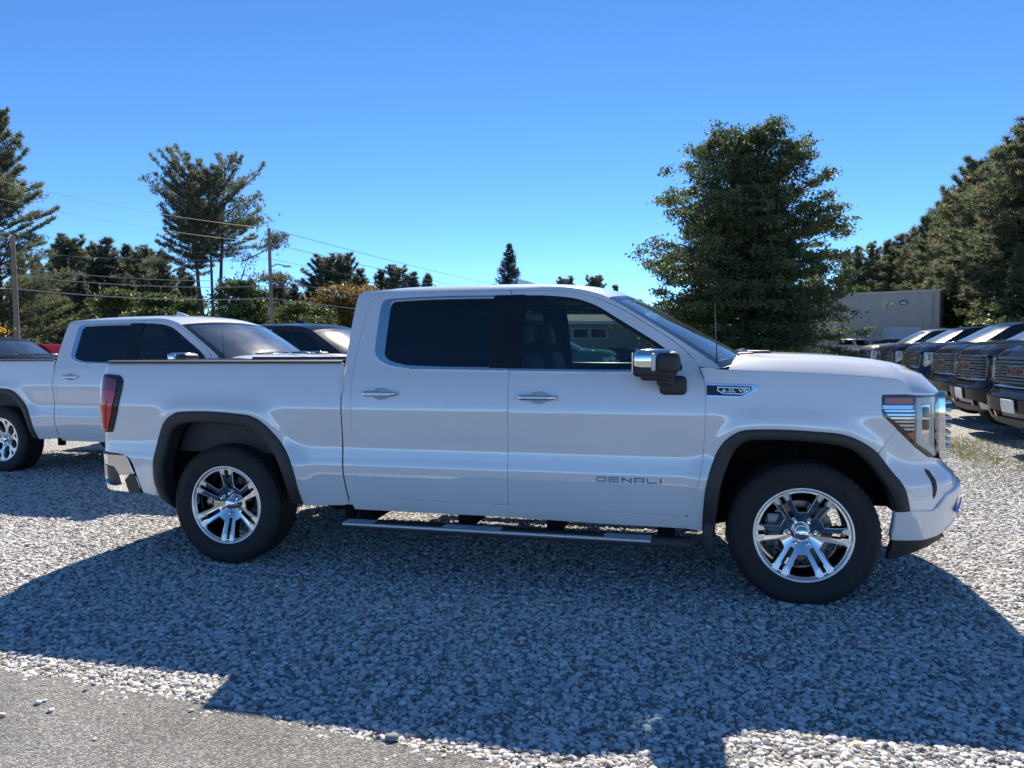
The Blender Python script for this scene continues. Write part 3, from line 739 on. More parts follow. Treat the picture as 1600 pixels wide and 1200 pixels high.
# engine badge on fender
bd = [(3.215,1.271),(3.475,1.263),(3.492,1.247),(3.470,1.226),(3.405,1.192),(3.215,1.196)]
bdg = PP('fender_badge', prism_map('fender_badge', 'chrome', bd, body_map, 0.0, 0.010), fn)
PP('badge_inlay', prism_map('badge_inlay', 'gloss_black', [(3.212,1.262),(3.455,1.255),(3.455,1.236),(3.400,1.204),(3.212,1.207)], body_map, 0.008, 0.0125), bdg)
PP('badge_frame', panel('badge_frame', 'machined', [(3.268,1.254),(3.448,1.249),(3.448,1.235),(3.405,1.2115),(3.300,1.2145),(3.268,1.232)], body_map, holes=[[(3.274,1.249),(3.442,1.244),(3.442,1.237),(3.403,1.216),(3.302,1.219),(3.274,1.234)]], res=0.03, thick=0.003, off=0.015, rnd=0.001), bdg)
PT(bdg, '6.2L V8', 'machined', body_map, 3.296, 1.223, 0.136, 0.020, 0.012, 0.0165, 0.015)

# --- front end
U72, U66, U78 = ufy(0.735), ufy(0.70), ufy(0.80)
fas = [(uf(4.131),0.893),(uf(4.238),1.024),(uf(4.357),0.926),(uf(4.440),0.872),(U66,0.828),(UC,0.815),(UC,0.712),(U78,0.708),(uf(4.47),0.672),(uf(4.435),0.625),(uf(4.41),0.588),(uf(4.286),0.588)] + [p for p in f_out_u if p[1] < 0.885 and p[0] > 3.9 and p[1] > 0.59][::-1]
fa = PP('front_fascia', panel('front_fascia', PAINT, fas, body_map, res=0.03, shade_rim=True, thick=0.03))
PP('air_slot', prism_map('air_slot', 'black_plastic', crv([(uf(4.402),0.812),(uf(4.424),0.800),(uf(4.421),0.70),(uf(4.408),0.652),(uf(4.402),0.70)], closed=True), body_map, -0.004, 0.003, res=0.03), fa)
def bumper_map(P2):
    p = body_map(P2, bump=False); z = p[:, 2]; out = p.copy()
    k = 0.012; d = np.stack([np.clip((p[:, 0]-4.15)/0.4, 0, 1), -np.sign(-p[:, 1])*0-np.sign(p[:, 1])*-0.35*np.ones(len(p))], 1)
    out[:, 0] += k*d[:, 0]*1.3; out[:, 1] += np.sign(p[:, 1])*k*0.6
    return out
fb = [(uf(4.225),0.408),(uf(4.40),0.412),(uf(4.50),0.440),(ufy(0.72),0.452),(ufy(0.66),0.53),(UC,0.53),(UC,0.708),(U78,0.702),(uf(4.475),0.662),(uf(4.435),0.595),(uf(4.40),0.574),(uf(4.225),0.578)]
fbp = PP('front_bumper', panel('front_bumper', PAINT, fb, bumper_map, res=0.03, thick=0.05, rnd=0.012))
PP('bumper_skirt', panel('bumper_skirt', 'black_plastic', [(uf(4.235),0.270),(uf(4.30),0.285),(uf(4.45),0.345),(uf(4.52),0.375),(ufy(0.70),0.36),(UC,0.33),(UC,0.43),(ufy(0.7),0.435),(uf(4.5),0.436),(uf(4.40),0.408),(uf(4.235),0.404)], bumper_map, res=0.04, thick=0.04, off=-0.012), fbp)
PP('lower_grille', panel('lower_grille', 'gloss_black', [(ufy(0.70),0.43),(UC,0.42),(UC,0.54),(ufy(0.64),0.54)], bumper_map, res=0.06, thick=0.02, off=-0.04), fbp)
PP('tow_hook', prism_map('tow_hook', 'lens_dark_red', [(ufy(0.50),0.44),(ufy(0.44),0.44),(ufy(0.44),0.51),(ufy(0.50),0.51)], bumper_map, -0.03, 0.0), fbp)
PP('chrome_corner', panel('chrome_corner', 'chrome', [(uf(4.502),0.442),(uf(4.545),0.40),(ufy(0.72),0.405),(ufy(0.69),0.50),(ufy(0.75),0.50),(uf(4.53),0.47)], bumper_map, res=0.03, thick=0.03, off=0.004), fbp)
# headlamp
hl = [(uf(4.141),1.212),(uf(4.139),1.130),(uf(4.150),1.102),(uf(4.357),0.932),(uf(4.445),0.876),(ufy(0.745),0.848),(ufy(0.742),1.216),(uf(4.35),1.219),(uf(4.15),1.219)]
def in_map(o): return lambda q: body_map(q, bump=False)+np.array([0, o, 0])
hs = PP('headlamp', panel('headlamp', 'gloss_black', hl, body_map, res=0.03, thick=0.05, off=-0.035))
_us = np.linspace(4.12, ufy(0.745), 240); _pp = body_map(np.stack([_us, np.full(240, 1.05)], 1), bump=False)-np.array(CAM_POS)
_px = np.maximum.accumulate(800+FPX*(_pp@np.array(CR))/(_pp@np.array(CF)))
def PX(px): return float(np.interp(1374+(px-1374)*(_px[-1]-1374)/(1469.0-1374), _px, _us))
PZ = lambda py: 1.219-(py-616)*0.00353
def hrect(x0, x1, y0, y1, x0b=None): return [(PX(x0b if x0b is not None else x0),PZ(y1)),(PX(x1),PZ(y1)),(PX(x1),PZ(y0)),(PX(x0),PZ(y0))]
def lampbit(name, m_, poly, o0=-0.034, o1=-0.012): PP(name, prism_map(name, m_, poly, body_map, o0, o1, res=0.04), hs)
lampbit('side_marker', 'amber', hrect(1381, 1427, 621, 629))
lampbit('reflector_bar', 'chrome', hrect(1377, 1430, 632, 637.5), o1=-0.022)
for y0, y1, xa, xb in ((639.5,642,1379,1381),(645.5,648,1383,1386),(651.5,653.5,1389,1392),(657,659.2,1396,1399),(663,665.2,1404,1407),(669,671,1412,1415)):
    lampbit('reflector_bar', 'chrome', hrect(xa, 1430, y0, y1, xb))
lampbit('corner_reflector', 'amber', [(PX(1418),PZ(677)),(PX(1430),PZ(687)),(PX(1430),PZ(675.5))])
lampbit('daytime_strip', 'light_pipe', [(PX(1432.5),PZ(690)),(PX(1440),PZ(687)),(PX(1440),PZ(629.5)),(PX(1466),PZ(629.5)),(PX(1466),PZ(621)),(PX(1432.5),PZ(621))], o1=-0.004)
lampbit('daytime_strip', 'light_pipe', [(PX(1432.5),PZ(691)),(PX(1462),PZ(713.5)),(PX(1466),PZ(709)),(PX(1440),PZ(688))], o1=-0.004)
lampbit('projector_frame', 'satin_silver', [(PX(1441),PZ(688)),(PX(1468.5),PZ(708)),(PX(1468.5),PZ(631)),(PX(1441),PZ(631))], o1=-0.026)
lampbit('projector', 'chrome', hrect(1443, 1457, 633, 677), o0=-0.03, o1=-0.016)
lampbit('projector_lens', 'gloss_black', hrect(1446, 1454, 636, 651), o0=-0.02, o1=-0.008)
lampbit('projector_lens', 'gloss_black', hrect(1446, 1454, 656, 671), o0=-0.02, o1=-0.008)
PP('lamp_cover', panel('lamp_cover', 'lens_clear', hl, body_map, res=0.03, thick=0.0, off=0.0), hs)
# grille
gl_out = [(ufy(0.735),0.842),(ufy(0.70),0.834),(UC,0.822),(2*UC-ufy(0.70),0.834),(2*UC-ufy(0.735),0.842),(2*UC-ufy(0.735),1.216),(UC,1.214),(ufy(0.735),1.216)]
gi = [(ufy(0.718),0.857),(ufy(0.69),0.849),(UC,0.837),(2*UC-ufy(0.69),0.849),(2*UC-ufy(0.718),0.857),(2*UC-ufy(0.718),1.203),(UC,1.201),(ufy(0.718),1.203)]
gr = P('grille', panel('grille', 'gloss_black', gl_out, body_map, res=0.06, thick=0.02, off=-0.012))
P('grille_surround', panel('grille_surround', 'chrome', gl_out, body_map, holes=[gi], res=0.04, thick=0.05, off=0.028), gr)
for z in np.linspace(0.895, 1.160, 7):
    P('grille_bar', prism_map('grille_bar', 'chrome', [(ufy(0.725),z-0.0065),(UC,z-0.0065),(2*UC-ufy(0.725),z-0.0065),(2*UC-ufy(0.725),z+0.0065),(UC,z+0.0065),(ufy(0.725),z+0.0065)], body_map, -0.012, 0.058, res=0.05), gr)
for z in np.linspace(0.873, 1.182, 8):
    P('grille_slat', prism_map('grille_slat', 'gloss_black', [(ufy(0.70),z-0.003),(UC,z-0.003),(2*UC-ufy(0.70),z-0.003),(2*UC-ufy(0.70),z+0.003),(UC,z+0.003),(ufy(0.70),z+0.003)], body_map, -0.012, 0.020, res=0.08), gr)
P('emblem_plate', prism_map('emblem_plate', 'chrome', [(UC-0.20,0.985),(UC+0.20,0.985),(UC+0.20,1.105),(UC-0.20,1.105)], body_map, -0.012, 0.060, res=0.05), gr)
P('lettering', text_mesh('lettering', 'GMC', 'letter_red', body_map, UC-0.18, 1.0, 0.36, 0.09, 0.058, 0.068, 0.02), gr)

# --- mirrors
def mirror_parts():
    g = Geo()
    def shell(x0, x1, z0, z1, y0, y1, r): g.rbox(x0, x1, y0, y1, z0, z1, r, 4)
    shell(2.800, 3.035, 1.345, 1.476, -1.225, -1.00, 0.045); cap = g.mesh('mirror_cap', 'chrome', angle=70)
    g = Geo(); g.rbox(2.80, 3.05, -1.222, -1.005, 1.318, 1.392, 0.03, 3); g.rbox(2.915, 3.062, -1.235, -1.00, 1.335, 1.462, 0.04, 4)
    g.rbox(2.84, 3.0, -1.15, -0.99, 1.295, 1.335, 0.015, 2)
    hs_ = g.mesh('mirror_housing', 'black_plastic', angle=70)
    g = Geo(); g.rbox(2.942, 3.098, -1.035, -0.955, 1.206, 1.318, 0.028, 3); g.rbox(2.93, 3.03, -1.12, -0.98, 1.262, 1.325, 0.02, 3); ft = g.mesh('mirror_foot', 'black_plastic', angle=70)
    g = Geo(); g.rbox(2.905, 2.930, -1.243, -1.19, 1.352, 1.452, 0.010, 3); lp = g.mesh('mirror_lamp', 'light_pipe', angle=70)
    g = Geo(); g.box(2.797, 2.801, -1.20, -1.02, 1.345, 1.455); gm = g.mesh('mirror_glass', 'chrome', angle=30)
    return cap, hs_, ft, lp, gm
cap, hs_, ft, lp, gm = mirror_parts()
mr = PP('mirror', hs_); PP('mirror_cap', cap, mr); PP('mirror_foot', ft, mr); PP('mirror_lamp', lp, mr); PP('mirror_glass', gm, mr)

# --- running boards
def steps():
    g = Geo(); g.rbox(0.93, 3.13, -1.075, -0.93, 0.318, 0.358, 0.012, 2); b = g.mesh('running_board', 'black_plastic')
    g = Geo(); g.rbox(0.925, 2.90, -1.084, -1.066, 0.340, 0.362, 0.008, 3); c = g.mesh('chrome_edge', 'satin_silver')
    pads = []
    for x0, x1 in ((0.93,1.13),(1.60,1.98),(2.62,2.90)):
        g = Geo()
        for y in (-1.045, -1.015, -0.985): g.rbox(x0, x1, y-0.007, y+0.007, 0.352, 0.364, 0.003, 1)
        pads.append(g.mesh('tread_strip', 'satin_silver'))
    br = []
    for x in (1.02, 1.72, 2.30, 2.98):
        g = Geo(); g.rbox(x-0.05, x+0.05, -0.97, -0.55, 0.335, 0.375, 0.01, 1); g.rbox(x-0.05, x+0.05, -0.94, -0.86, 0.355, 0.46, 0.01, 1); br.append(g.mesh('step_bracket', 'underbody'))
    return b, c, pads, br
b_, c_, pads, brs = steps()
rb_ = PP('running_board', b_); PP('chrome_edge', c_, rb_)
for p_ in pads: PP('tread_strip', p_, rb_)
for p_ in brs: PP('step_bracket', p_, rb_)
g = Geo(); g.rbox(0.885, 0.955, -0.965, -0.90, 0.36, 0.475, 0.01); PP('mount_block', g.mesh('mount_block', 'underbody'))
g = Geo(); g.rbox(3.195, 3.255, -0.985, -0.70, 0.27, 0.45, 0.012); PP('mud_flap', g.mesh('mud_flap', 'black_plastic'))

# --- chassis and running gear
g = Geo()
for s in (-1, 1):
    g.rbox(-1.0, 4.45, s*0.46-0.05, s*0.46+0.05, 0.50, 0.66, 0.01)
for x in (-0.9, -0.45, 0.55, 1.3, 2.2, 3.1, 4.3): g.rbox(x-0.04, x+0.04, -0.46, 0.46, 0.52, 0.62, 0.01)
g.rbox(0.75, 1.95, 0.05, 0.42, 0.40, 0.62, 0.05, 3)
g.rbox(3.35, 4.25, -0.42, 0.42, 0.45, 1.15, 0.05, 2)
g.rbox(2.5, 3.4, -0.2, 0.2, 0.40, 0.7, 0.05, 2)
g.box(-0.97, 0.88, -0.60, 0.60, 0.68, 0.755)
g.box(3.2, 4.40, -0.60, 0.60, 1.10, 1.20)  # box added under the hood to block light
g.box(4.35, 4.5, -0.7, 0.7, 0.45, 1.18)
P('chassis', g.mesh('chassis', 'underbody', angle=30))
g = Geo(); g.tube([(0,-0.80,0.412),(0,0.80,0.412)], 0.045, 12); g.rbox(-0.16, 0.16, -0.14, 0.14, 0.28, 0.55, 0.08, 3)
for s in (-1, 1): g.tube([(-0.65,s*0.50,0.56),(-0.3,s*0.5,0.47),(0.0,s*0.50,0.455),(0.35,s*0.5,0.47),(0.7,s*0.50,0.56)], 0.028, 6); g.tube([(0.10,s*0.42,0.36),(0.22,s*0.44,0.75)], 0.03, 8)
P('rear_axle', g.mesh('rear_axle', 'underbody', angle=40))
g = Geo(); g.tube([(3.745,-0.10,0.36),(3.745,-0.80,0.33)], 0.05, 8); g.tube([(3.70,-0.70,0.40),(3.72,-0.62,0.90)], 0.055, 10); g.tube([(3.745,-0.10,0.44),(3.745,-0.80,0.412)], 0.03, 8)
PP('front_suspension', g.mesh('front_suspension', 'underbody', angle=40))
g = Geo(); g.tube([(2.6,-0.30,0.45),(1.2,-0.33,0.45),(0.5,-0.40,0.50),(-0.5,-0.62,0.50),(-0.85,-0.68,0.47)], 0.035, 8); P('exhaust_pipe', g.mesh('exhaust_pipe', 'disc_steel', angle=50))
# aerials
g = Geo(); g.tube([(3.275,-0.865,1.355),(3.27,-0.868,1.40),(3.255,-0.875,1.75)], [0.008,0.004,0.0022], 6); P('aerial', g.mesh('aerial', 'gloss_black'))
g = Geo(); g.add([(1.86,-0.022,1.938),(2.06,-0.03,1.934),(2.06,0.03,1.934),(1.86,0.022,1.938),(1.865,-0.008,2.0),(1.93,-0.006,1.985),(1.93,0.006,1.985),(1.865,0.008,2.0)], [(0,1,5,4),(1,2,6,5),(2,3,7,6),(3,0,4,7),(4,5,6,7),(3,2,1,0)])
P('roof_fin', fix_normals(g.mesh('roof_fin', PAINT, angle=30)), rf)

# --- wheels (built at the origin, outer face towards -y)
TR = 0.415
def tyre_mesh():
    prof = [(0.258,-0.105),(0.262,-0.122),(0.285,-0.130),(0.300,-0.1365),(0.303,-0.1365),(0.325,-0.141),(0.328,-0.1425),(0.350,-0.142),(0.372,-0.137),(0.374,-0.139),(0.380,-0.137),(0.392,-0.130),(0.404,-0.120),(0.411,-0.106)]
    for a in (-0.085, -0.03, 0.03, 0.085):
        prof += [(TR-0.002,a-0.008),(TR-0.013,a-0.006),(TR-0.013,a+0.006),(TR-0.002,a+0.008)]
        if a < 0.085: prof += [(TR,a+0.027)]
    prof += [(0.411,0.106),(0.392,0.130),(0.350,0.142),(0.285,0.130),(0.258,0.105)]
    g = Geo(); g.lathe(prof, 96)
    # shoulder blocks
    for k in range(64):
        t0 = 2*math.pi*k/64; t1 = t0+2*math.pi/64*0.6
        for sgn in (-1, 1):
            V = []
            for t in (t0, t1):
                for r, y in ((0.386,0.1345),(0.398,0.1285),(0.4135,0.112),(0.4155,0.096)): V.append((r*math.cos(t)*0.9995, sgn*y*1.012, r*math.sin(t)*0.9995))
            g.add(V, [(0,1,5,4),(1,2,6,5),(2,3,7,6)] if sgn > 0 else [(4,5,1,0),(5,6,2,1),(6,7,3,2)])
    return fix_normals(g.mesh('tyre', 'rubber', angle=35))
def face_y(r, depth=0.075): return -0.114+depth*np.clip(1-np.asarray(r)/0.25, 0, 1)**1.15
def rim_map(P2):
    P2 = np.atleast_2d(np.asarray(P2, float)); r = np.hypot(P2[:, 0], P2[:, 1]); return np.stack([P2[:, 0], face_y(r), P2[:, 1]], 1)
def rotp(poly, a): c, s = math.cos(a), math.sin(a); return [(x*c-y*s, x*s+y*c) for x, y in poly]
def wheel_set(style):
    out = {}
    g = Geo(); g.lathe([(0.272,-0.118),(0.274,-0.124),(0.270,-0.128),(0.262,-0.127),(0.257,-0.120),(0.252,-0.108)], 96); out['rim_lip'] = g.mesh('rim_lip', 'machined' , angle=60)
    g = Geo(); g.lathe([(0.256,-0.112),(0.246,-0.09),(0.238,-0.05),(0.232,0.03),(0.240,0.10),(0.258,0.115)], 64); out['wheel'] = g.mesh('wheel', 'dark_chrome' if style == 0 else 'gloss_black', angle=60)
    circ_ = [(0.2535*math.cos(t), 0.2535*math.sin(t)) for t in np.linspace(0, 2*math.pi, 96, endpoint=False)]
    holes = []
    if style == 0:
        win = [(0.122,-0.027),(0.150,-0.042),(0.212,-0.069),(0.234,-0.072),(0.2425,-0.038),(0.2455,0.0),(0.2425,0.038),(0.234,0.072),(0.212,0.069),(0.150,0.042),(0.122,0.027)]
        slot = [(0.098,-0.015),(0.205,-0.0175),(0.205,-0.0115),(0.243,-0.0115),(0.243,0.0115),(0.205,0.0115),(0.205,0.0175),(0.098,0.015)]
        for k in range(6): holes += [rotp(win, k*math.pi/3), rotp(slot, (k+0.5)*math.pi/3)]
        out['spoke_face'] = panel('spoke_face', 'spoke_chrome', circ_, rim_map, holes=holes, res=0.014, thick=0.050, rnd=0.0035)
        A = subdiv(win, 0.02); A.append(A[0]); edg = Geo()
        edg.tube([(x, float(face_y(math.hypot(x, y)))-0.0015, y) for x, y in A], 0.0034, 5, False)
        out['edge_line'] = edg.mesh('edge_line', 'machined', angle=60)
        for nm, s_ in (('spoke_end', 1), ('spoke_end_twin', -1)):
            blk = Geo(); q = rotp([(0.206,s_*0.020),(0.214,s_*0.0385),(0.2535,s_*0.048),(0.2545,s_*0.013)], math.pi/6)
            blk.add([(x, float(face_y(math.hypot(x, y)))-0.0012-dy, y) for dy in (0.0, 0.003) for x, y in q], [(4,5,6,7),(0,1,5,4),(1,2,6,5),(2,3,7,6),(3,0,4,7)])
            out[nm] = fix_normals(blk.mesh('spoke_end', 'machined', angle=30))
    else:
        a0 = [(0.085,-0.020),(0.12,-0.048),(0.20,-0.055),(0.244,-0.020),(0.244,0.020),(0.20,0.055),(0.12,0.048),(0.085,0.020)]
        yv = [(0.185,-0.010),(0.240,-0.030),(0.244,0.0),(0.240,0.030),(0.185,0.010)]
        for k in range(6): holes += [rotp(a0, k*math.pi/3), rotp(yv, (k+0.5)*math.pi/3)]
        out['spoke_face'] = panel('spoke_face', 'machined', circ_, rim_map, holes=holes, res=0.014, thick=0.045, rnd=0.003)
    g = Geo(); g.lathe([(0.0005,-0.098),(0.018,-0.097),(0.032,-0.092),(0.040,-0.083),(0.042,-0.055)], 32); out['hub_cap'] = g.mesh('hub_cap', 'chrome', angle=60)
    hub = Geo(); hub.lathe([(0.042,-0.040),(0.075,-0.042),(0.100,-0.044),(0.108,-0.03),(0.108,0.0)], 48); out['hub'] = hub.mesh('hub', 'dark_chrome', angle=50)
    g = Geo()
    g.lathe([(0.0005,-0.088),(0.008,-0.087),(0.0115,-0.080),(0.0115,-0.060)], 10); out['lug_nut'] = g.mesh('lug_nut', 'chrome', angle=50)
    g = Geo(); g.lathe([(0.10,0.005),(0.175,0.005),(0.178,0.01),(0.178,0.03),(0.10,0.032)], 48); out['brake_disc'] = g.mesh('brake_disc', 'disc_steel', angle=40)
    g = Geo(); g.rbox(-0.19, -0.10, -0.02, 0.05, -0.10, 0.10, 0.015); out['brake_caliper'] = g.mesh('brake_caliper', 'disc_steel')
    return out
TYRE = tyre_mesh()
WHEELS = [wheel_set(0), wheel_set(1)]

# ------------------------------------------------------------------ placing trucks
def link(o, parent=None):
    COL.objects.link(o)
    if parent is not None: o.parent = parent
    return o
def empty(name, loc=(0, 0, 0), rz=0.0, label=None, cat=None, group=None):
    o = bpy.data.objects.new(name, None); o.empty_display_size = 0.3
    o.location = loc; o.rotation_euler = (0, 0, rz); COL.objects.link(o)
    if label: o['label'] = label
    if cat: o['category'] = cat
    if group: o['group'] = group
    return o
def tag(o, label=None, cat=None, group=None, kind=None):
    if label: o['label'] = label
    if cat: o['category'] = cat
    if group: o['group'] = group
    if kind: o['kind'] = kind
    return o
def obj(name, me, parent=None):
    return link(bpy.data.objects.new(name, me), parent)
PAINT_MAT = MATS[PAINT]
def paint_obj(o, m):
    if o.data.materials and o.data.materials[0] == PAINT_MAT and m != PAINT_MAT:
        o.material_slots[0].link = 'OBJECT'; o.material_slots[0].material = m
def add_wheel(root, x, y, side, style, ang, steer=0.0, detail=True):
    W = WHEELS[style]
    w = obj('wheel', W['wheel'], root); w.location = (x, y*side, 0.412)
    w.rotation_euler = (0, 0, (0 if side < 0 else math.pi)+steer)
    obj('tyre', TYRE, w)
    for k in ('rim_lip', 'spoke_face', 'hub', 'hub_cap', 'brake_disc', 'brake_caliper'):
        c = obj(k, W[k], w)
        if k not in ('brake_caliper', 'brake_disc'): c.rotation_euler = (0, ang, 0)
    for k in range(6):
        a = ang+math.pi/6+k*math.pi/3; c = obj('lug_nut', W['lug_nut'], w); c.location = (0.0705*math.cos(a), 0, -0.0705*math.sin(a))
        if detail and 'edge_line' in W:
            for nm in ('edge_line', 'spoke_end', 'spoke_end_twin'):
                c = obj('edge_line' if nm == 'edge_line' else 'spoke_end', W[nm], w); c.rotation_euler = (0, ang+k*math.pi/3, 0)
def make_truck(name, loc, rz, paint, label, group=None, style=0, skip=(), angs=(0, 0), cat='truck', darken=None, detail=True):
    root = empty(name, loc, rz, label, cat, group); m = MATS[paint]; made = {}
    for i, (n, me, par, lab) in enumerate(PARTS):
        if n in skip or (par is not None and par not in made): continue
        o = obj(n, me, made[par] if par is not None else root); made[i] = o
        paint_obj(o, m)
        if darken and o.data.materials[0] in darken:
            src = o.data.materials[0]; o.material_slots[0].link = 'OBJECT'; o.material_slots[0].material = darken[src]
    for x, a in ((0.0, angs[0]), (3.745, angs[1])):
        for s in (-1, 1): add_wheel(root, x, 0.862, s, style, a, 0.0, detail and s < 0)
    return root
white_truck = make_truck('pickup_truck', (0.008, 0, 0.008), 0.0, 'paint_white', 'white crew cab pickup with chrome twin-spoke wheels and DENALI lettering on its door', angs=(0.0, math.pi/6))
tape_me = panel('masking_tape', 'tape_blue', [(uf(4.525),0.575),(ufy(0.80),0.545),(ufy(0.765),0.60),(ufy(0.79),0.635)], bumper_map, res=0.03, thick=0.002, off=0.014)
obj('masking_tape', tape_me, [c for c in white_truck.children if c.name.startswith('front_bumper')][0])
white_truck.rotation_euler = (0, 0.0042, 0)                         # parked a touch nose-down on the gravel
# ------------------------------------------------------------------ ground
def gz(x, y):
    return 0.08*sstep(7.5, 10.5, x)
def ground_material():
    m, nt, n, l, b, o = nodes_of('gravel_ground')
    tc = n.new('ShaderNodeTexCoord')
    v = n.new('ShaderNodeTexVoronoi'); v.inputs['Scale'].default_value = 34; v.inputs['Randomness'].default_value = 1.0
    l.new(tc.outputs['Object'], v.inputs['Vector'])
    hs = n.new('ShaderNodeSeparateColor'); l.new(v.outputs['Color'], hs.inputs[0])
    r = n.new('ShaderNodeValToRGB'); l.new(hs.outputs[0], r.inputs[0])
    e = r.color_ramp.elements; e[0].position = 0.0; e[0].color = (0.17,0.17,0.17,1); e[1].position = 1.0; e[1].color = (0.58,0.57,0.545,1)
    k = e.new(0.5); k.color = (0.37,0.365,0.35,1)
    tx = n.new('ShaderNodeTexNoise'); tx.inputs['Scale'].default_value = 0.22; tx.inputs['Detail'].default_value = 5; l.new(tc.outputs['Object'], tx.inputs['Vector'])
    r2 = n.new('ShaderNodeValToRGB'); l.new(tx.outputs['Fac'], r2.inputs[0])
    r2.color_ramp.elements[0].position = 0.50; r2.color_ramp.elements[1].position = 0.72
    r2.color_ramp.elements[0].color = (1,1,1,1); r2.color_ramp.elements[1].color = (0.92,0.88,0.72,1)
    mx = n.new('ShaderNodeMix'); mx.data_type = 'RGBA'; mx.blend_type = 'MULTIPLY'; mx.inputs[0].default_value = 1.0
    l.new(r.outputs[0], mx.inputs[6]); l.new(r2.outputs[0], mx.inputs[7]); l.new(mx.outputs[2], b.inputs['Base Color'])
    b.inputs['Roughness'].default_value = 0.9; b.inputs['Specular IOR Level'].default_value = 0.25
    bp = n.new('ShaderNodeBump'); bp.inputs['Strength'].default_value = 0.9; bp.inputs['Distance'].default_value = 0.03; bp.invert = True
    l.new(v.outputs['Distance'], bp.inputs['Height']); l.new(bp.outputs[0], b.inputs['Normal'])
    MATS['gravel_ground'] = m
def stone_material():
    m, nt, n, l, b, o = nodes_of('stone')
    oi = n.new('ShaderNodeObjectInfo'); r = n.new('ShaderNodeValToRGB'); l.new(oi.outputs['Random'], r.inputs[0])
    e = r.color_ramp.elements; e[0].position = 0; e[0].color = (0.13,0.13,0.135,1); e[1].position = 1; e[1].color = (0.80,0.785,0.75,1)
    for p_, c in ((0.16,(0.30,0.30,0.30,1)),(0.30,(0.50,0.495,0.48,1)),(0.5,(0.60,0.59,0.565,1)),(0.75,(0.70,0.685,0.65,1)),(0.84,(0.55,0.44,0.34,1)),(0.90,(0.72,0.705,0.67,1))):
        k = e.new(p_); k.color = c
    tc = n.new('ShaderNodeTexCoord'); tx = n.new('ShaderNodeTexNoise'); tx.inputs['Scale'].default_value = 2.2; tx.inputs['Detail'].default_value = 4
    l.new(tc.outputs['Object'], tx.inputs['Vector'])
    mr = n.new('ShaderNodeMapRange'); mr.inputs[1].default_value = 0.3; mr.inputs[2].default_value = 0.7; mr.inputs[3].default_value = 0.75; mr.inputs[4].default_value = 1.12; l.new(tx.outputs['Fac'], mr.inputs[0])
    mx = n.new('ShaderNodeMix'); mx.data_type = 'RGBA'; mx.blend_type = 'MULTIPLY'; mx.inputs[0].default_value = 1.0
    l.new(r.outputs[0], mx.inputs[6]); l.new(mr.outputs[0], mx.inputs[7]); l.new(mx.outputs[2], b.inputs['Base Color'])
    b.inputs['Roughness'].default_value = 0.8; b.inputs['Specular IOR Level'].default_value = 0.3
    MATS['stone'] = m
mat('gap_shade', (0.20,0.19,0.175), (0.29,0.27,0.245), rough=0.95, scale=3, bump=0.5, bscale=200, spec=0.2)  # dark tone standing in for the shade between stones
def asphalt_material():
    m, nt, n, l, b, o = nodes_of('asphalt')
    tc = n.new('ShaderNodeTexCoord')
    v = n.new('ShaderNodeTexVoronoi'); v.inputs['Scale'].default_value = 130; l.new(tc.outputs['Object'], v.inputs['Vector'])
    sp = n.new('ShaderNodeSeparateColor'); l.new(v.outputs['Color'], sp.inputs[0])
    r = n.new('ShaderNodeValToRGB'); l.new(sp.outputs[0], r.inputs[0])
    e = r.color_ramp.elements; e[0].color = (0.10,0.10,0.10,1); e[1].color = (0.36,0.355,0.34,1); k = e.new(0.6); k.color = (0.19,0.188,0.182,1)
    tx = n.new('ShaderNodeTexNoise'); tx.inputs['Scale'].default_value = 1.6; tx.inputs['Detail'].default_value = 7; l.new(tc.outputs['Object'], tx.inputs['Vector'])
    mr = n.new('ShaderNodeMapRange'); mr.inputs[1].default_value = 0.3; mr.inputs[2].default_value = 0.7; mr.inputs[3].default_value = 0.78; mr.inputs[4].default_value = 1.15; l.new(tx.outputs['Fac'], mr.inputs[0])
    mx = n.new('ShaderNodeMix'); mx.data_type = 'RGBA'; mx.blend_type = 'MULTIPLY'; mx.inputs[0].default_value = 1.0
    l.new(r.outputs[0], mx.inputs[6]); l.new(mr.outputs[0], mx.inputs[7]); l.new(mx.outputs[2], b.inputs['Base Color'])
    b.inputs['Roughness'].default_value = 0.85; b.inputs['Specular IOR Level'].default_value = 0.35
    bp = n.new('ShaderNodeBump'); bp.inputs['Strength'].default_value = 0.8; bp.inputs['Distance'].default_value = 0.006; bp.invert = True
    l.new(v.outputs['Distance'], bp.inputs['Height']); l.new(bp.outputs[0], b.inputs['Normal'])
    MATS['asphalt'] = m
ground_material(); stone_material(); asphalt_material()
t_ = np.linspace(-1, 1, 121); ax = np.sinh(t_*5.6)/np.sinh(5.6)*900
GX, GY = np.meshgrid(ax+4, ax+4, indexing='ij')
g = Geo(); g.grid(np.stack([GX, GY, gz(GX, GY)], 2)); tag(obj('ground', fix_normals(g.mesh('ground', 'gravel_ground', angle=60))), kind='structure')

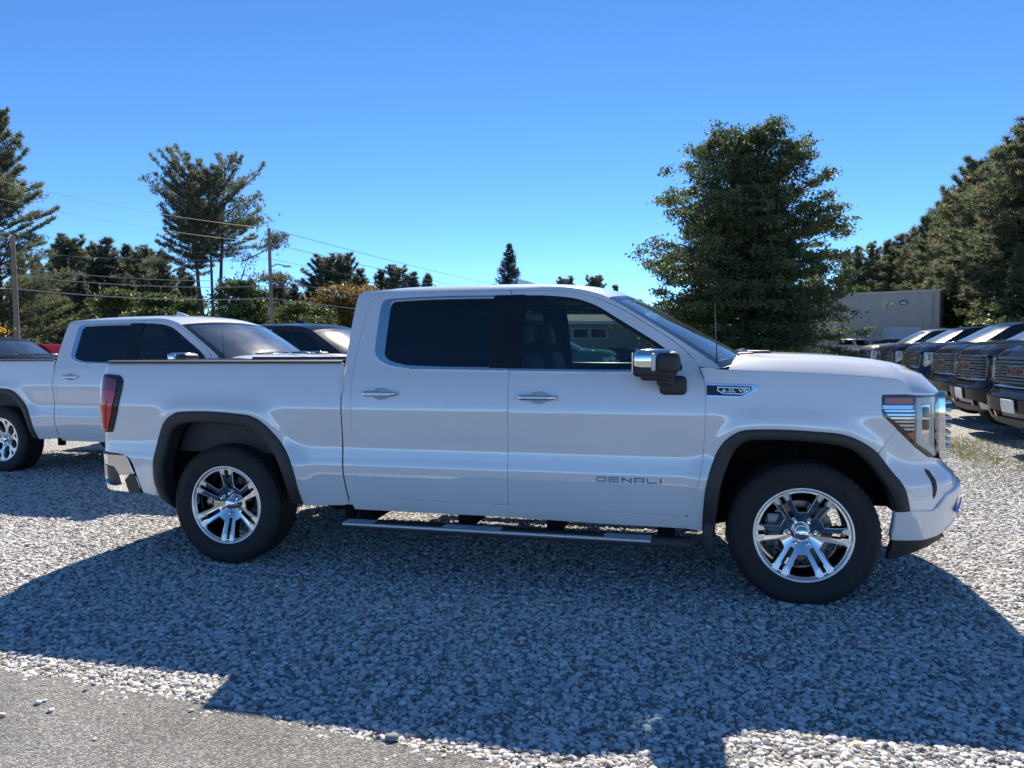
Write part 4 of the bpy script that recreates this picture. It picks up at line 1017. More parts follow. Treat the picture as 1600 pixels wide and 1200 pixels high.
edge_px = [(-120,1026),(0,1050),(90,1062),(150,1074),(240,1088),(330,1108),(400,1121),(480,1137),(540,1149),(600,1163),(650,1173),(700,1181),(790,1197),(900,1222)]
EDGE = [tuple(at_ground(a, b).xy) for a, b in edge_px]
rnd = random.Random(4)
edge_fine = [(x+rnd.uniform(-0.02,0.02), y+rnd.uniform(-0.02,0.02)) for x, y in crv(EDGE, 0.05)]
dl = Vector(EDGE[0])-Vector(EDGE[2]); far_l = Vector(EDGE[0])+dl.normalized()*25
dr_ = Vector(EDGE[-1])-Vector(EDGE[-3]); far_r = Vector(EDGE[-1])+dr_.normalized()*25
ASPH = [tuple(far_l)]+edge_fine+[tuple(far_r), (far_r.x-10, far_r.y-30), (far_l.x-20, far_l.y-30)]
V2, F2 = triangulate(ASPH, [], 1.2)
tag(obj('asphalt_road', fix_normals(mesh_from('asphalt_road', [(x, y, 0.012) for x, y in V2], F2, 'asphalt'))), kind='structure')

# crushed stone: instanced pebbles on the part of the lot near the camera
def gravel():
    V = []; F = []
    deps = np.linspace(1.3, 11.0, 64)
    fl = Vector((CF.x, CF.y)).normalized(); rt = Vector((fl.y, -fl.x))
    nl = 72
    for d in deps:
        for k in range(nl+1):
            a = -1+2*k/nl; w = 0.80*d+1.6; x = CAM_POS[0]+fl.x*d+rt.x*a*w; y = CAM_POS[1]+fl.y*d+rt.y*a*w
            V.append((x, y, float(gz(x, y))))
    V = np.array(V); ins = inside(V[:, :2], ASPH); dd = dist_poly(V[:, :2], edge_fine, False)
    V[:, 2] += 0.003
    bad = ins & (dd > 0.09)
    for i in range(len(deps)-1):
        for k in range(nl):
            q = (i*(nl+1)+k, i*(nl+1)+k+1, (i+1)*(nl+1)+k+1, (i+1)*(nl+1)+k)
            if not all(bad[j] for j in q): F.append(q)
    # finer cut along the road edge: drop quads whose middle is well inside the road
    F = [q for q in F if not (inside(V[list(q), :2].mean(0)[None], ASPH)[0] and dist_poly(V[list(q), :2].mean(0)[None], edge_fine, False)[0] > 0.05)]
    tag(obj('gap_shade_sheet', fix_normals(mesh_from('gap_shade_sheet', V-np.array([0, 0, 0.001]), F, 'gap_shade'))), kind='structure')  # dark sheet added under the stones to paint shade in their gaps
    me = mesh_from('gravel', V, F, 'stone')
    da = me.attributes.new('density', 'FLOAT', 'POINT'); da.data.foreach_set('value', np.repeat(np.clip(5000-(deps-2)*420, 1900, 5000), nl+1).astype(np.float32))
    o = obj('gravel', me); tag(o, 'light grey crushed stone spread over the parking lot', 'gravel', kind='stuff')
    nt = bpy.data.node_groups.new('gravel_scatter', 'GeometryNodeTree')
    nt.interface.new_socket('Geometry', in_out='INPUT', socket_type='NodeSocketGeometry')
    nt.interface.new_socket('Geometry', in_out='OUTPUT', socket_type='NodeSocketGeometry')
    n, l = nt.nodes, nt.links
    gi_, go = n.new('NodeGroupInput'), n.new('NodeGroupOutput')
    dp = n.new('GeometryNodeDistributePointsOnFaces'); dp.inputs['Density'].default_value = 3800; dp.inputs['Seed'].default_value = 3
    l.new(gi_.outputs[0], dp.inputs['Mesh'])
    na = n.new('GeometryNodeInputNamedAttribute'); na.data_type = 'FLOAT'; na.inputs['Name'].default_value = 'density'; l.new(na.outputs['Attribute'], dp.inputs['Density'])
    join = n.new('GeometryNodeJoinGeometry')
    for k in range(3):
        ico = n.new('GeometryNodeMeshIcoSphere'); ico.inputs['Radius'].default_value = 1.0; ico.inputs['Subdivisions'].default_value = 2 if k < 2 else 1
        sp = n.new('GeometryNodeSetPosition'); nz = n.new('ShaderNodeTexNoise'); nz.inputs['Scale'].default_value = 0.9; nz.noise_dimensions = '4D'; nz.inputs['W'].default_value = k*7.3; nz.inputs['Detail'].default_value = 1
        sub = n.new('ShaderNodeVectorMath'); sub.operation = 'SUBTRACT'; sub.inputs[1].default_value = (0.5,0.5,0.5); l.new(nz.outputs['Color'], sub.inputs[0])
        sc = n.new('ShaderNodeVectorMath'); sc.operation = 'SCALE'; sc.inputs['Scale'].default_value = 1.5; l.new(sub.outputs[0], sc.inputs[0])
        l.new(ico.outputs['Mesh'], sp.inputs['Geometry']); l.new(sc.outputs[0], sp.inputs['Offset'])
        sm = n.new('GeometryNodeSetMaterial'); sm.inputs['Material'].default_value = MATS['stone']; l.new(sp.outputs[0], sm.inputs[0])
        ss = n.new('GeometryNodeSetShadeSmooth'); l.new(sm.outputs[0], ss.inputs[0])
        gt = n.new('GeometryNodeGeometryToInstance'); l.new((ss if k < 2 else sm).outputs[0], gt.inputs[0]); l.new(gt.outputs[0], join.inputs[0])
    ip = n.new('GeometryNodeInstanceOnPoints'); l.new(dp.outputs['Points'], ip.inputs['Points']); l.new(join.outputs[0], ip.inputs['Instance'])
    ip.inputs['Pick Instance'].default_value = True
    rr = n.new('FunctionNodeRandomValue'); rr.data_type = 'FLOAT_VECTOR'; rr.inputs[0].default_value = (-0.42,-0.42,0); rr.inputs[1].default_value = (0.42,0.42,6.28); l.new(rr.outputs[0], ip.inputs['Rotation'])
    rs = n.new('FunctionNodeRandomValue'); rs.data_type = 'FLOAT_VECTOR'; rs.inputs[0].default_value = (0.85,0.68,0.38); rs.inputs[1].default_value = (1.45,1.05,0.72); rs.inputs['Seed'].default_value = 5
    rf_ = n.new('FunctionNodeRandomValue'); rf_.data_type = 'FLOAT'; rf_.inputs[2].default_value = 0.0; rf_.inputs[3].default_value = 1.0; rf_.inputs['Seed'].default_value = 9
    pw = n.new('ShaderNodeMath'); pw.operation = 'POWER'; pw.inputs[1].default_value = 2.6; l.new(rf_.outputs[1], pw.inputs[0])
    ma = n.new('ShaderNodeMath'); ma.operation = 'MULTIPLY_ADD'; ma.inputs[1].default_value = 0.0125; ma.inputs[2].default_value = 0.0066; l.new(pw.outputs[0], ma.inputs[0])
    vs = n.new('ShaderNodeVectorMath'); vs.operation = 'SCALE'; l.new(rs.outputs[0], vs.inputs[0]); l.new(ma.outputs[0], vs.inputs['Scale']); l.new(vs.outputs[0], ip.inputs['Scale'])
    l.new(ip.outputs[0], go.inputs[0])
    md = o.modifiers.new('scatter', 'NODES'); md.node_group = nt
gravel()
def stone_mesh(r, seed):
    bm = bmesh.new(); bmesh.ops.create_icosphere(bm, subdivisions=2, radius=1.0); rn = random.Random(seed)
    for v in bm.verts: v.co = Vector((v.co.x*r*1.3, v.co.y*r, v.co.z*r*0.6))*(0.85+0.3*rn.random())
    me = bpy.data.meshes.new('stone'); bm.to_mesh(me); bm.free(); me.materials.append(MATS['stone']); me.shade_smooth(); return me
for i, (px, py, r) in enumerate([(612,1160,0.022),(600,1161,0.012),(60,1104,0.013),(68,1101,0.010),(80,1116,0.012),(2,1124,0.014),(133,1084,0.009),(195,1120,0.006),(299,1116,0.009),(148,1161,0.007),(660,1169,0.008)]):
    o = obj('stone', stone_mesh(r, i)); p_ = at_ground(px, py); o.location = (p_.x, p_.y, 0.012+r*0.45); o.rotation_euler = (0, 0, i*1.3)
    if i == 0: tag(o, 'largest pale loose stone on the asphalt by the gravel edge', 'stone')
    else: tag(o, 'small loose stone lying on the asphalt', 'stone', 'loose stones on the asphalt')

# ------------------------------------------------------------------ other trucks
mat('row_chrome', (0.42,0.42,0.43), (0.36,0.36,0.37), rough=0.14, metal=1.0)
DARK = {MATS['chrome']: MATS['row_chrome']}
def plate(root):
    pm = getattr(plate, 'me', None)
    if pm is None:
        plate.me = panel('licence_plate', 'plate', [(UC-0.155,0.53),(UC+0.155,0.53),(UC+0.155,0.685),(UC-0.155,0.685)], bumper_map, res=0.1, thick=0.012, off=0.03)
    return obj('licence_plate', plate.me, root)
make_truck('pickup_truck', (-5.169, 2.865, 0), -0.062, 'paint_white', 'white pickup with black and silver split-spoke wheel, parked behind a white pickup bed', style=1, angs=(0.3, 0.2), skip=('lettering', 'fender_badge', 'running_board'), detail=False)
make_truck('pickup_truck', (-5.25, 6.0, 0), -0.062, 'paint_dark_blue', 'dark navy pickup with sun glinting off its windscreen, beyond the white parked pickup', style=1, detail=False, skip=('lettering', 'fender_badge'))
row = [(11.72,5.42,3.20,'paint_black'),(12.05,7.77,3.11,'paint_black'),(12.38,10.22,3.14,'paint_black'),(13.02,14.9,3.14,'paint_dark_blue'),(13.55,19.6,3.14,'paint_black'),(13.65,23.2,3.14,'paint_grey')]
row_lab = ['black pickup with white front plate, first of the row by the gravel','black pickup with front plate and headlamp showing, second in the row','black pickup, third in the row after two with front plates','dark blue pickup in the row of parked black pickups','black pickup, last but one in the row, before the grey one','dark grey pickup at the far end of the parked row']
for i, (x, y, h, c) in enumerate(row):
    rt_ = make_truck('pickup_truck', (x, y, 0.08), h, c, row_lab[i], 'pickups parked in a row', detail=False, darken=DARK, skip=('lettering',) if i > 2 else ())
    if i < 2: plate(rt_)
# by the garage, and beyond the white truck (seen through its cab)
pf = ground_at(1288, 62); make_truck('pickup_truck', (pf.x+1.2, pf.y+0.6, 0.08), math.radians(38), 'paint_silver', 'silver white pickup parked in front of the garage wall, tailgate towards the lot', style=1, detail=False, skip=('lettering', 'fender_badge'))
pf = ground_at(895, 24); make_truck('pickup_truck', (pf.x-3.1, pf.y+0.0, 0), math.radians(2), 'paint_teal', 'teal pickup glimpsed through the cab windows of the white pickup', style=1, detail=False, skip=('lettering', 'fender_badge'))
pf = ground_at(20, 19.5); make_truck('pickup_truck', (pf.x-2.7, pf.y, 0), math.radians(-3), 'paint_black', 'black pickup roof showing above the bed of the rear white pickup', style=1, detail=False, skip=('lettering', 'fender_badge'))

# ------------------------------------------------------------------ cars
def car_meshes(kind):
    if kind == 'sedan':
        prof = [(-2.3,0.45),(-2.32,0.75),(-2.15,0.98),(-1.55,1.03),(-0.95,1.36),(-0.2,1.46),(0.35,1.42),(1.15,1.02),(1.9,0.92),(2.25,0.72),(2.3,0.42)]
    else:
        prof = [(-2.35,0.5),(-2.38,0.95),(-2.28,1.30),(-2.05,1.72),(-1.2,1.80),(0.0,1.79),(0.35,1.72),(1.05,1.22),(1.95,1.10),(2.3,0.85),(2.35,0.48)]
    top = crv(prof, 0.08); A = np.array(top); xs = A[:, 0]; rows = []
    belt = 1.0 if kind == 'sedan' else 1.15
    for x, z in top:
        hw_ = 0.92*(1-0.10*abs(x/2.35)**6); row = []
        zb = 0.30
        hts = [(zb,0.90),(0.5,0.985),(0.72,1.0),(belt-0.05,0.975),(belt,0.96)]
        for zz, f in hts: row.append((x, -hw_*f, min(zz, z)))
        for k in (0.5, 1.0): zz = belt+(z-belt)*k; row.append((x, -hw_*(0.96-0.20*k) if z > belt else -hw_*0.94*(1-0.2*k), max(min(zz, z), min(belt, z))))
        row.append((x, 0.0, z+0.02))
        row += [(a, -b, c) for a, b, c in row[-2::-1]]
        rows.append(row)
    g = Geo(); g.grid(np.array(rows)); body = fix_normals(g.mesh('car_body', 'paint_white', angle=50))
    def side(P2): P2 = np.atleast_2d(np.asarray(P2, float)); t = np.clip((P2[:, 1]-belt)/0.5, 0, 1.4); return np.stack([P2[:, 0], -0.92*(0.965-0.17*t)-0.012, P2[:, 1]], 1)
    if kind == 'sedan': win = [(-1.45,1.06),(0.85,1.05),(0.30,1.33),(-0.2,1.38),(-0.85,1.30)]
    else: win = [(-2.0,1.22),(0.75,1.20),(0.20,1.62),(-0.3,1.68),(-1.85,1.66)]
    glass = panel('side_window', 'glass_tint', win, side, res=0.1, thick=0.01)
    return body, glass, prof
CARS = {k: car_meshes(k) for k in ('sedan', 'suv')}
def make_car(name, kind, loc, rz, paint, label, group=None):
    root = empty(name, loc, rz, label, 'car', group); body, glass, prof = CARS[kind]
    b = obj('car_body', body, root); paint_obj(b, MATS[paint])
    obj('side_window', glass, root); obj('side_window', glass_mirror(glass), root)
    for x in (-1.4, 1.4):
        for s in (-1, 1):
            w = obj('wheel', WHEELS[1]['wheel'], root); w.location = (x, s*0.80, 0.34); w.scale = (0.82,0.8,0.82); w.rotation_euler = (0, 0, 0 if s < 0 else math.pi)
            obj('tyre', TYRE, w); obj('spoke_face', WHEELS[1]['spoke_face'], w)
    for x, m_ in ((2.22, 'light_pipe'), (-2.3, 'lens_red')):
        for s in (-1, 1):
            key = ('lamp', kind, x, s); 
            g = Geo(); g.rbox(x-0.10, x+0.06, s*0.66-0.14, s*0.66+0.14, 0.70 if kind == 'sedan' else 0.88, 0.82 if kind == 'sedan' else 1.02, 0.03); obj('headlamp' if x > 0 else 'tail_lamp', g.mesh('lamp', m_), root)
    return root
_gm = {}
def glass_mirror(me):
    if me.name not in _gm: _gm[me.name] = mirrored(me)
    return _gm[me.name]
pf = ground_at(86, 26); make_car('parked_car', 'suv', (pf.x, pf.y, 0), math.radians(-3), 'paint_red', 'dark red car roof beyond the rear white pickup')
pf = ground_at(955, 27); make_car('parked_car', 'sedan', (pf.x+0.3, pf.y, 0), math.radians(4), 'paint_black', 'black sedan glimpsed through the front window of the white pickup')
pf = ground_at(1408, 56); make_car('parked_car', 'suv', (pf.x, pf.y, 0.08), math.radians(20), 'paint_black', 'black car in front of the garage door, only its roof showing')

# ------------------------------------------------------------------ buildings
mat('stucco', (0.47,0.42,0.37), (0.40,0.36,0.32), rough=0.9, scale=0.8, bump=0.2, bscale=40)
mat('roof_cap', (0.5,0.5,0.5), (0.42,0.42,0.42), rough=0.6)
mat('door_panel', (0.50,0.53,0.57), (0.46,0.49,0.53), rough=0.5, scale=2)
mat('siding', (0.33,0.34,0.30), (0.29,0.30,0.27), rough=0.85, scale=1.5)
mat('white_trim', (0.72,0.72,0.70), (0.62,0.62,0.60), rough=0.5)
mat('window_dark', (0.012,0.015,0.018), (0.02,0.025,0.03), rough=0.08)
mat('shingle', (0.10,0.10,0.10), (0.07,0.07,0.07), rough=0.9, scale=4)
A_ = ground_at(1467, 67); B_ = ground_at(1285, 72.5)
dirv = (B_-A_).normalized(); nrm = Vector((dirv.y, -dirv.x, 0))
if nrm.dot(Vector(CAM_POS)-A_) < 0: nrm = -nrm
rzb = math.atan2(dirv.y, dirv.x); LEN = (B_-A_).length+4
gar = empty('garage_building', (A_.x, A_.y, 0), rzb, 'beige stucco flat roofed garage with a wide pale door and wall lamp', 'building')
sy = 1 if (Matrix.Rotation(rzb, 3, 'Z') @ Vector((0, 1, 0))).dot(nrm) > 0 else -1      # local y sign of the side facing the camera
HB = 6.35
def loc_of(px, h=None):
    """distance along the garage wall where pixel column px meets it"""
    d = ray(px, 541); o = Vector(CAM_POS); n_ = nrm; t = (A_-o).dot(n_)/d.dot(n_); return (o+d*t-A_).dot(dirv)
def yb(a, b): return (min(a*sy, b*sy), max(a*sy, b*sy))
g = Geo(); y0, y1 = yb(0, -13); g.box(0, LEN, y0, y1, 0, HB); obj('wall', g.mesh('wall', 'stucco', angle=30), gar)
g = Geo(); y0, y1 = yb(0.10, -13.1); g.rbox(-0.10, LEN+0.1, y0, y1, HB, HB+0.16, 0.02); obj('roof_cap', g.mesh('roof_cap', 'roof_cap'), gar)
l0, l1 = sorted((loc_of(1440), loc_of(1380)))
dh = 3.15
g = Geo(); y0, y1 = yb(0.05, -0.02)
g.box(l0-0.12, l0, y0, y1, 0, dh+0.12); fr1 = obj('door_frame', g.mesh('door_frame', 'stucco', angle=30), gar)
g = Geo(); g.box(l1, l1+0.12, y0, y1, 0, dh+0.12); obj('door_frame', g.mesh('door_frame', 'stucco', angle=30), gar)
for k in range(5):
    z0 = k*dh/5; g = Geo(); y0, y1 = yb(0.03, -0.02); g.rbox(l0, l1, y0, y1, z0+0.008, z0+dh/5-0.008, 0.01); obj('door_panel', g.mesh('door_panel', 'door_panel'), gar)
lx = loc_of(1411); g = Geo(); y0, y1 = yb(0.0, 0.25); g.rbox(lx-0.28, lx+0.28, y0, y1, 5.25, 5.6, 0.04); lamp_o = obj('wall_lamp', g.mesh('wall_lamp', 'gloss_black'), gar)
g = Geo(); y0, y1 = yb(0.24, 0.27); g.box(lx-0.20, lx+0.20, y0, y1, 5.29, 5.48); obj('lamp_lens', g.mesh('lamp_lens', 'plate', angle=30), lamp_o)
# downpipe at the corner
g = Geo(); g.tube([(0.55, 0.08*sy, 0.0), (0.55, 0.08*sy, HB)], 0.06, 8); obj('downpipe', g.mesh('downpipe', 'stucco'), gar)
# low wing with windows, to the left
W0 = ground_at(840, 62); W1 = ground_at(1225, 70)
wd = (W1-W0).normalized(); rzw = math.atan2(wd.y, wd.x); WL = (W1-W0).length
wing = empty('low_office_building', (W0.x, W0.y, 0), rzw, 'low grey green building with a pair of windows, behind the oak tree', 'building')
g = Geo(); g.box(0, WL, 0, 9, 0, 3.55); obj('wall', g.mesh('wall', 'siding', angle=30), wing)
g = Geo(); g.add([(-0.5,-0.6,3.55),(WL+0.5,-0.6,3.55),(WL+0.5,9.6,3.55),(-0.5,9.6,3.55),(-0.5,-0.6,3.8),(WL+0.5,-0.6,3.8),(WL+0.5,9.6,3.8),(-0.5,9.6,3.8),(1,4.5,4.6),(WL-1,4.5,4.6)],[(0,1,2,3),(0,1,5,4),(1,2,6,5),(2,3,7,6),(3,0,4,7),(4,5,9,8),(5,6,9),(6,7,8,9),(7,4,8)])
rfw = obj('roof', fix_normals(g.mesh('roof', 'shingle', angle=20)), wing)
g = Geo(); g.rbox(-0.52, WL+0.52, -0.68, -0.605, 3.52, 3.82, 0.01); obj('fascia_board', g.mesh('fascia_board', 'white_trim'), rfw)
for px0, px1 in ((894,920),(922,948),(1010,1036),(1060,1086),(1120,1146)):
    def along(px):
        d = ray(px, 541); o = Vector(CAM_POS); n_ = Vector((-wd.y, wd.x, 0)); t = (W0-o).dot(n_)/d.dot(n_); return (o+d*t-W0).dot(wd)
    a0, a1 = along(px0), along(px1)
    g = Geo(); g.box(a0, a1, -0.05, 0.02, 2.25, 2.33); g.box(a0, a1, -0.05, 0.02, 3.10, 3.18); g.box(a0, a0+0.08, -0.05, 0.02, 2.33, 3.10); g.box(a1-0.08, a1, -0.05, 0.02, 2.33, 3.10)
    wf = obj('window', g.mesh('window', 'white_trim', angle=30), wing)
    g = Geo(); g.box(a0+0.08, a1-0.08, -0.02, 0.02, 2.33, 3.10); obj('pane', g.mesh('pane', 'window_dark', angle=30), wf)
for px in (925, 950, 975):
    bp_ = ground_at(px, 33); g = Geo(); g.lathe([(0.07,0),(0.07,0.95),(0.05,1.02),(0.001,1.04)], 14); me = g.mesh('bollard', 'white_trim')
    o = obj('bollard', me); o.rotation_euler = (math.pi/2, 0, 0); o.location = (bp_.x, bp_.y, 0); tag(o, 'white bollard post seen through the white pickup windows', 'bollard', 'white bollards')
# ------------------------------------------------------------------ trees
def leaf_material(name, cols, transl=0.35):
    m, nt, n, l, b, o = nodes_of(name)
    at_ = n.new('ShaderNodeAttribute'); at_.attribute_name = 'tint'
    r = n.new('ShaderNodeValToRGB'); l.new(at_.outputs['Fac'], r.inputs[0])
    e = r.color_ramp.elements
    while len(e) > 1: e.remove(e[-1])
    for i, (p_, c) in enumerate(cols):
        if i == 0: e[0].position = p_; e[0].color = (*c, 1)
        else: k = e.new(p_); k.color = (*c, 1)
    l.new(r.outputs[0], b.inputs['Base Color']); b.inputs['Roughness'].default_value = 0.55; b.inputs['Specular IOR Level'].default_value = 0.4
    t = n.new('ShaderNodeBsdfTranslucent'); l.new(r.outputs[0], t.inputs[0])
    mx = n.new('ShaderNodeMixShader'); mx.inputs[0].default_value = transl
    l.new(b.outputs[0], mx.inputs[1]); l.new(t.outputs[0], mx.inputs[2]); l.new(mx.outputs[0], o.inputs['Surface'])
    MATS[name] = m
leaf_material('pine_needles', [(0.0,(0.085,0.115,0.075)),(0.45,(0.13,0.165,0.095)),(0.75,(0.185,0.205,0.11)),(0.90,(0.27,0.20,0.115)),(1.0,(0.32,0.21,0.12))], 0.55)
leaf_material('oak_leaves', [(0.0,(0.06,0.095,0.045)),(0.5,(0.10,0.14,0.06)),(0.85,(0.15,0.18,0.075)),(0.95,(0.19,0.16,0.05)),(1.0,(0.22,0.12,0.05))], 0.5)
leaf_material('shrub_leaves', [(0.0,(0.06,0.10,0.03)),(0.5,(0.10,0.14,0.045)),(1.0,(0.20,0.20,0.06))], 0.45)
leaf_material('autumn_leaves', [(0.0,(0.10,0.11,0.03)),(0.5,(0.22,0.16,0.045)),(1.0,(0.34,0.17,0.05))], 0.45)
leaf_material('yellow_leaves', [(0.0,(0.45,0.26,0.02)),(0.5,(0.55,0.34,0.03)),(1.0,(0.60,0.40,0.06))], 0.5)
leaf_material('spruce_needles', [(0.0,(0.03,0.05,0.035)),(0.6,(0.05,0.08,0.05)),(1.0,(0.08,0.10,0.06))], 0.2)
mat('bark', (0.055,0.045,0.038), (0.10,0.085,0.07), rough=0.95, scale=9, bump=0.6, bscale=14)
mat('pole_wood', (0.20,0.17,0.14), (0.14,0.12,0.10), rough=0.9, scale=5, bump=0.3, bscale=30)
mat('wire_metal', (0.35,0.35,0.36), (0.3,0.3,0.31), rough=0.35, metal=0.6)

def tuft_mesh(name, C, D, L, W, blades, tint, material, spread=0.8, seed=0):
    """each tuft: a few narrow blades leaving C roughly along D"""
    r = np.random.default_rng(seed); n = len(C); T = []
    V = np.empty((n, blades, 3, 3))
    for k in range(blades):
        d = D+r.normal(0, spread, (n, 3)); d /= np.linalg.norm(d, axis=1)[:, None]
        s = np.cross(d, r.normal(0, 1, (n, 3))); s /= np.linalg.norm(s, axis=1)[:, None]
        ln = (L*(0.6+0.7*r.random(n)))[:, None]; w = (W*(0.6+0.8*r.random(n)))[:, None]
        V[:, k, 0] = C+d*ln*0.15-s*w; V[:, k, 1] = C+d*ln*0.15+s*w; V[:, k, 2] = C+d*ln
    V = V.reshape(-1, 3); F = np.arange(len(V)).reshape(-1, 3)
    return fast_mesh(name, V, F, material, np.repeat(tint, blades*3))
def fast_mesh(name, V, F, material, tint):
    me = bpy.data.meshes.new(name); k = F.shape[1]
    me.vertices.add(len(V)); me.vertices.foreach_set('co', V.astype(np.float32).ravel())
    me.loops.add(F.size); me.loops.foreach_set('vertex_index', F.astype(np.int32).ravel())
    me.polygons.add(len(F)); me.polygons.foreach_set('loop_start', (np.arange(len(F))*k).astype(np.int32))
    me.update(calc_edges=True)
    a = me.attributes.new('tint', 'FLOAT', 'POINT'); a.data.foreach_set('value', tint.astype(np.float32))
    me.materials.append(MATS[material]); return me
def leaf_mesh(name, C, S, tint, material, seed=0, up=0.6):
    r = np.random.default_rng(seed); n = len(C)
    nrm_ = r.normal(0, 1, (n, 3)); nrm_[:, 2] += up*np.sign(r.random(n)-0.1)*1.2; nrm_ /= np.linalg.norm(nrm_, axis=1)[:, None]
    a = np.cross(nrm_, r.normal(0, 1, (n, 3))); a /= np.linalg.norm(a, axis=1)[:, None]; b = np.cross(nrm_, a)
    s = (S*(0.6+0.8*r.random(n)))[:, None]
    V = np.stack([C-a*s, C-b*s*0.45+a*s*0.1, C+a*s, C+b*s*0.45+a*s*0.1], 1).reshape(-1, 3)
    return fast_mesh(name, V, np.arange(len(V)).reshape(-1, 4), material, np.repeat(tint, 4))
def branch_path(p0, d, L, n, curve_up, wob, r):
    """points of a limb that starts along d and bends upwards"""
    P_ = [np.array(p0, float)]; d = np.array(d, float)
    for i in range(n):
        d = d+np.array([0, 0, curve_up/n])+r.normal(0, wob, 3); d /= np.linalg.norm(d); P_.append(P_[-1]+d*L/n)
    return np.array(P_)
def pine(seed, H, R, z0, trunks=None, levels=None, tuft=0.42, density=1.0, prof=None, extra=None, brown=0.12, blades=7):
    r = np.random.default_rng(seed); tg_ = Geo(); C = []; D = []
    trunks = trunks or [dict(base=(0, 0), lean=(0.0, 0.0), H=H, rad=0.017*H)]
    prof = prof or (lambda t: (0.55+0.45*math.sin(min(t*2.2, 1.5)))*(1-t)**0.75+0.06)
    for tk in trunks:
        h = tk['H']; bx_, by_ = tk['base']; lx_, ly_ = tk['lean']
        pts = []
        for i in range(11):
            t = i/10; pts.append((bx_+lx_*h*t**tk.get('pow', 1.2)+0.04*math.sin(3*t+seed), by_+ly_*h*t**1.2, h*t))
        tg_.tube(pts, [tk['rad']*(1-0.9*i/10)+0.02 for i in range(11)], 8)
        pts = np.array(pts); zz0 = tk.get('z0', z0); z = zz0
        while z < h*0.985:
            t = (z-zz0)/(h-zz0); base = np.array([np.interp(z, pts[:, 2], pts[:, 0]), np.interp(z, pts[:, 2], pts[:, 1]), z])
            nb = int(r.integers(3, 6)); a0 = r.random()*6.28
            for b in range(nb):
                a = a0+b*6.28/nb+r.normal(0, 0.35); L = tk.get('R', R)*prof(t)*r.uniform(0.55, 1.12)
                side = tk.get('side')
                if side is not None: L *= 0.55+0.6*max(0, math.cos(a-side))
                el = 0.05+0.75*t+r.normal(0, 0.10)
                d = np.array([math.cos(a)*math.cos(el), math.sin(a)*math.cos(el), math.sin(el)])
                Pth = branch_path(base, d, L, 5, 0.35, 0.08, r)
                if L > 0.5: tg_.tube(Pth, [max(0.012, 0.022*L*(1-i/5.5)) for i in range(6)], 4, False)
                nt_ = max(4, int(L*19*density))
                s = 1-r.random(nt_)**1.4*0.80; idx = s*5; i0 = np.clip(idx.astype(int), 0, 4); f = (idx-i0)[:, None]
                P_ = Pth[i0]*(1-f)+Pth[i0+1]*f; dd = (Pth[i0+1]-Pth[i0]); dd /= np.linalg.norm(dd, axis=1)[:, None]
                lat = np.cross(dd, [0, 0, 1.0]); off = r.normal(0, 0.21, nt_)*L*(1.15-s*0.5)
                P_ = P_+lat*off[:, None]+np.stack([0*s, 0*s, 0.10*np.abs(r.normal(0, 1, nt_))-0.02*np.abs(off)], 1)
                dv = dd*0.7+lat*np.sign(off)[:, None]*0.5+np.array([0, 0, 0.75]); C.append(P_); D.append(dv/np.linalg.norm(dv, axis=1)[:, None])
            z += r.uniform(0.38, 0.75)*max(0.5, h/20)
    if extra: extra(r, tg_, C, D)
    C = np.concatenate(C); D = np.concatenate(D); n = len(C)
    tint = np.clip(r.normal(0.38, 0.17, n)+(r.random(n) < brown)*0.45, 0, 1)
    return tg_.mesh('trunk', 'bark', angle=60), tuft_mesh('crown', C, D, np.full(n, tuft), np.full(n, tuft*0.085), blades, tint, 'pine_needles', 0.55, seed)
def spruce(seed, H, R):
    r = np.random.default_rng(seed); tg_ = Geo(); tg_.tube([(0,0,0),(0,0,H*0.5),(0,0,H)], [0.18,0.10,0.015], 7); C = []; D = []
    z = 0.6
    while z < H*0.99:
        t = z/H; L0 = R*(1-t)**0.85+0.12; nb = 9
        for b in range(nb):
            a = r.random()*6.28; L = L0*r.uniform(0.7, 1.08); d = np.array([math.cos(a), math.sin(a), -0.15+0.5*t]); P_ = branch_path((0, 0, z), d, L, 4, 0.25, 0.05, r)
            k = max(4, int(L*13)); s = 1-r.random(k)**1.5*0.9; q = np.array([P_[min(3, int(x*4))]+(P_[min(3, int(x*4))+1]-P_[min(3, int(x*4))])*(x*4-min(3, int(x*4))) for x in s])
            q += r.normal(0, 0.10, (k, 3))*L**0.5; dv = np.tile(d+np.array([0, 0, 0.1]), (k, 1)); C.append(q); D.append(dv)
        z += 0.30
    C = np.concatenate(C); D = np.concatenate(D); n = len(C)
    return tg_.mesh('trunk', 'bark', angle=60), tuft_mesh('crown', C, D, np.full(n, 0.30), np.full(n, 0.05), 4, np.clip(r.normal(0.45, 0.22, n), 0, 1), 'spruce_needles', 0.6, seed)
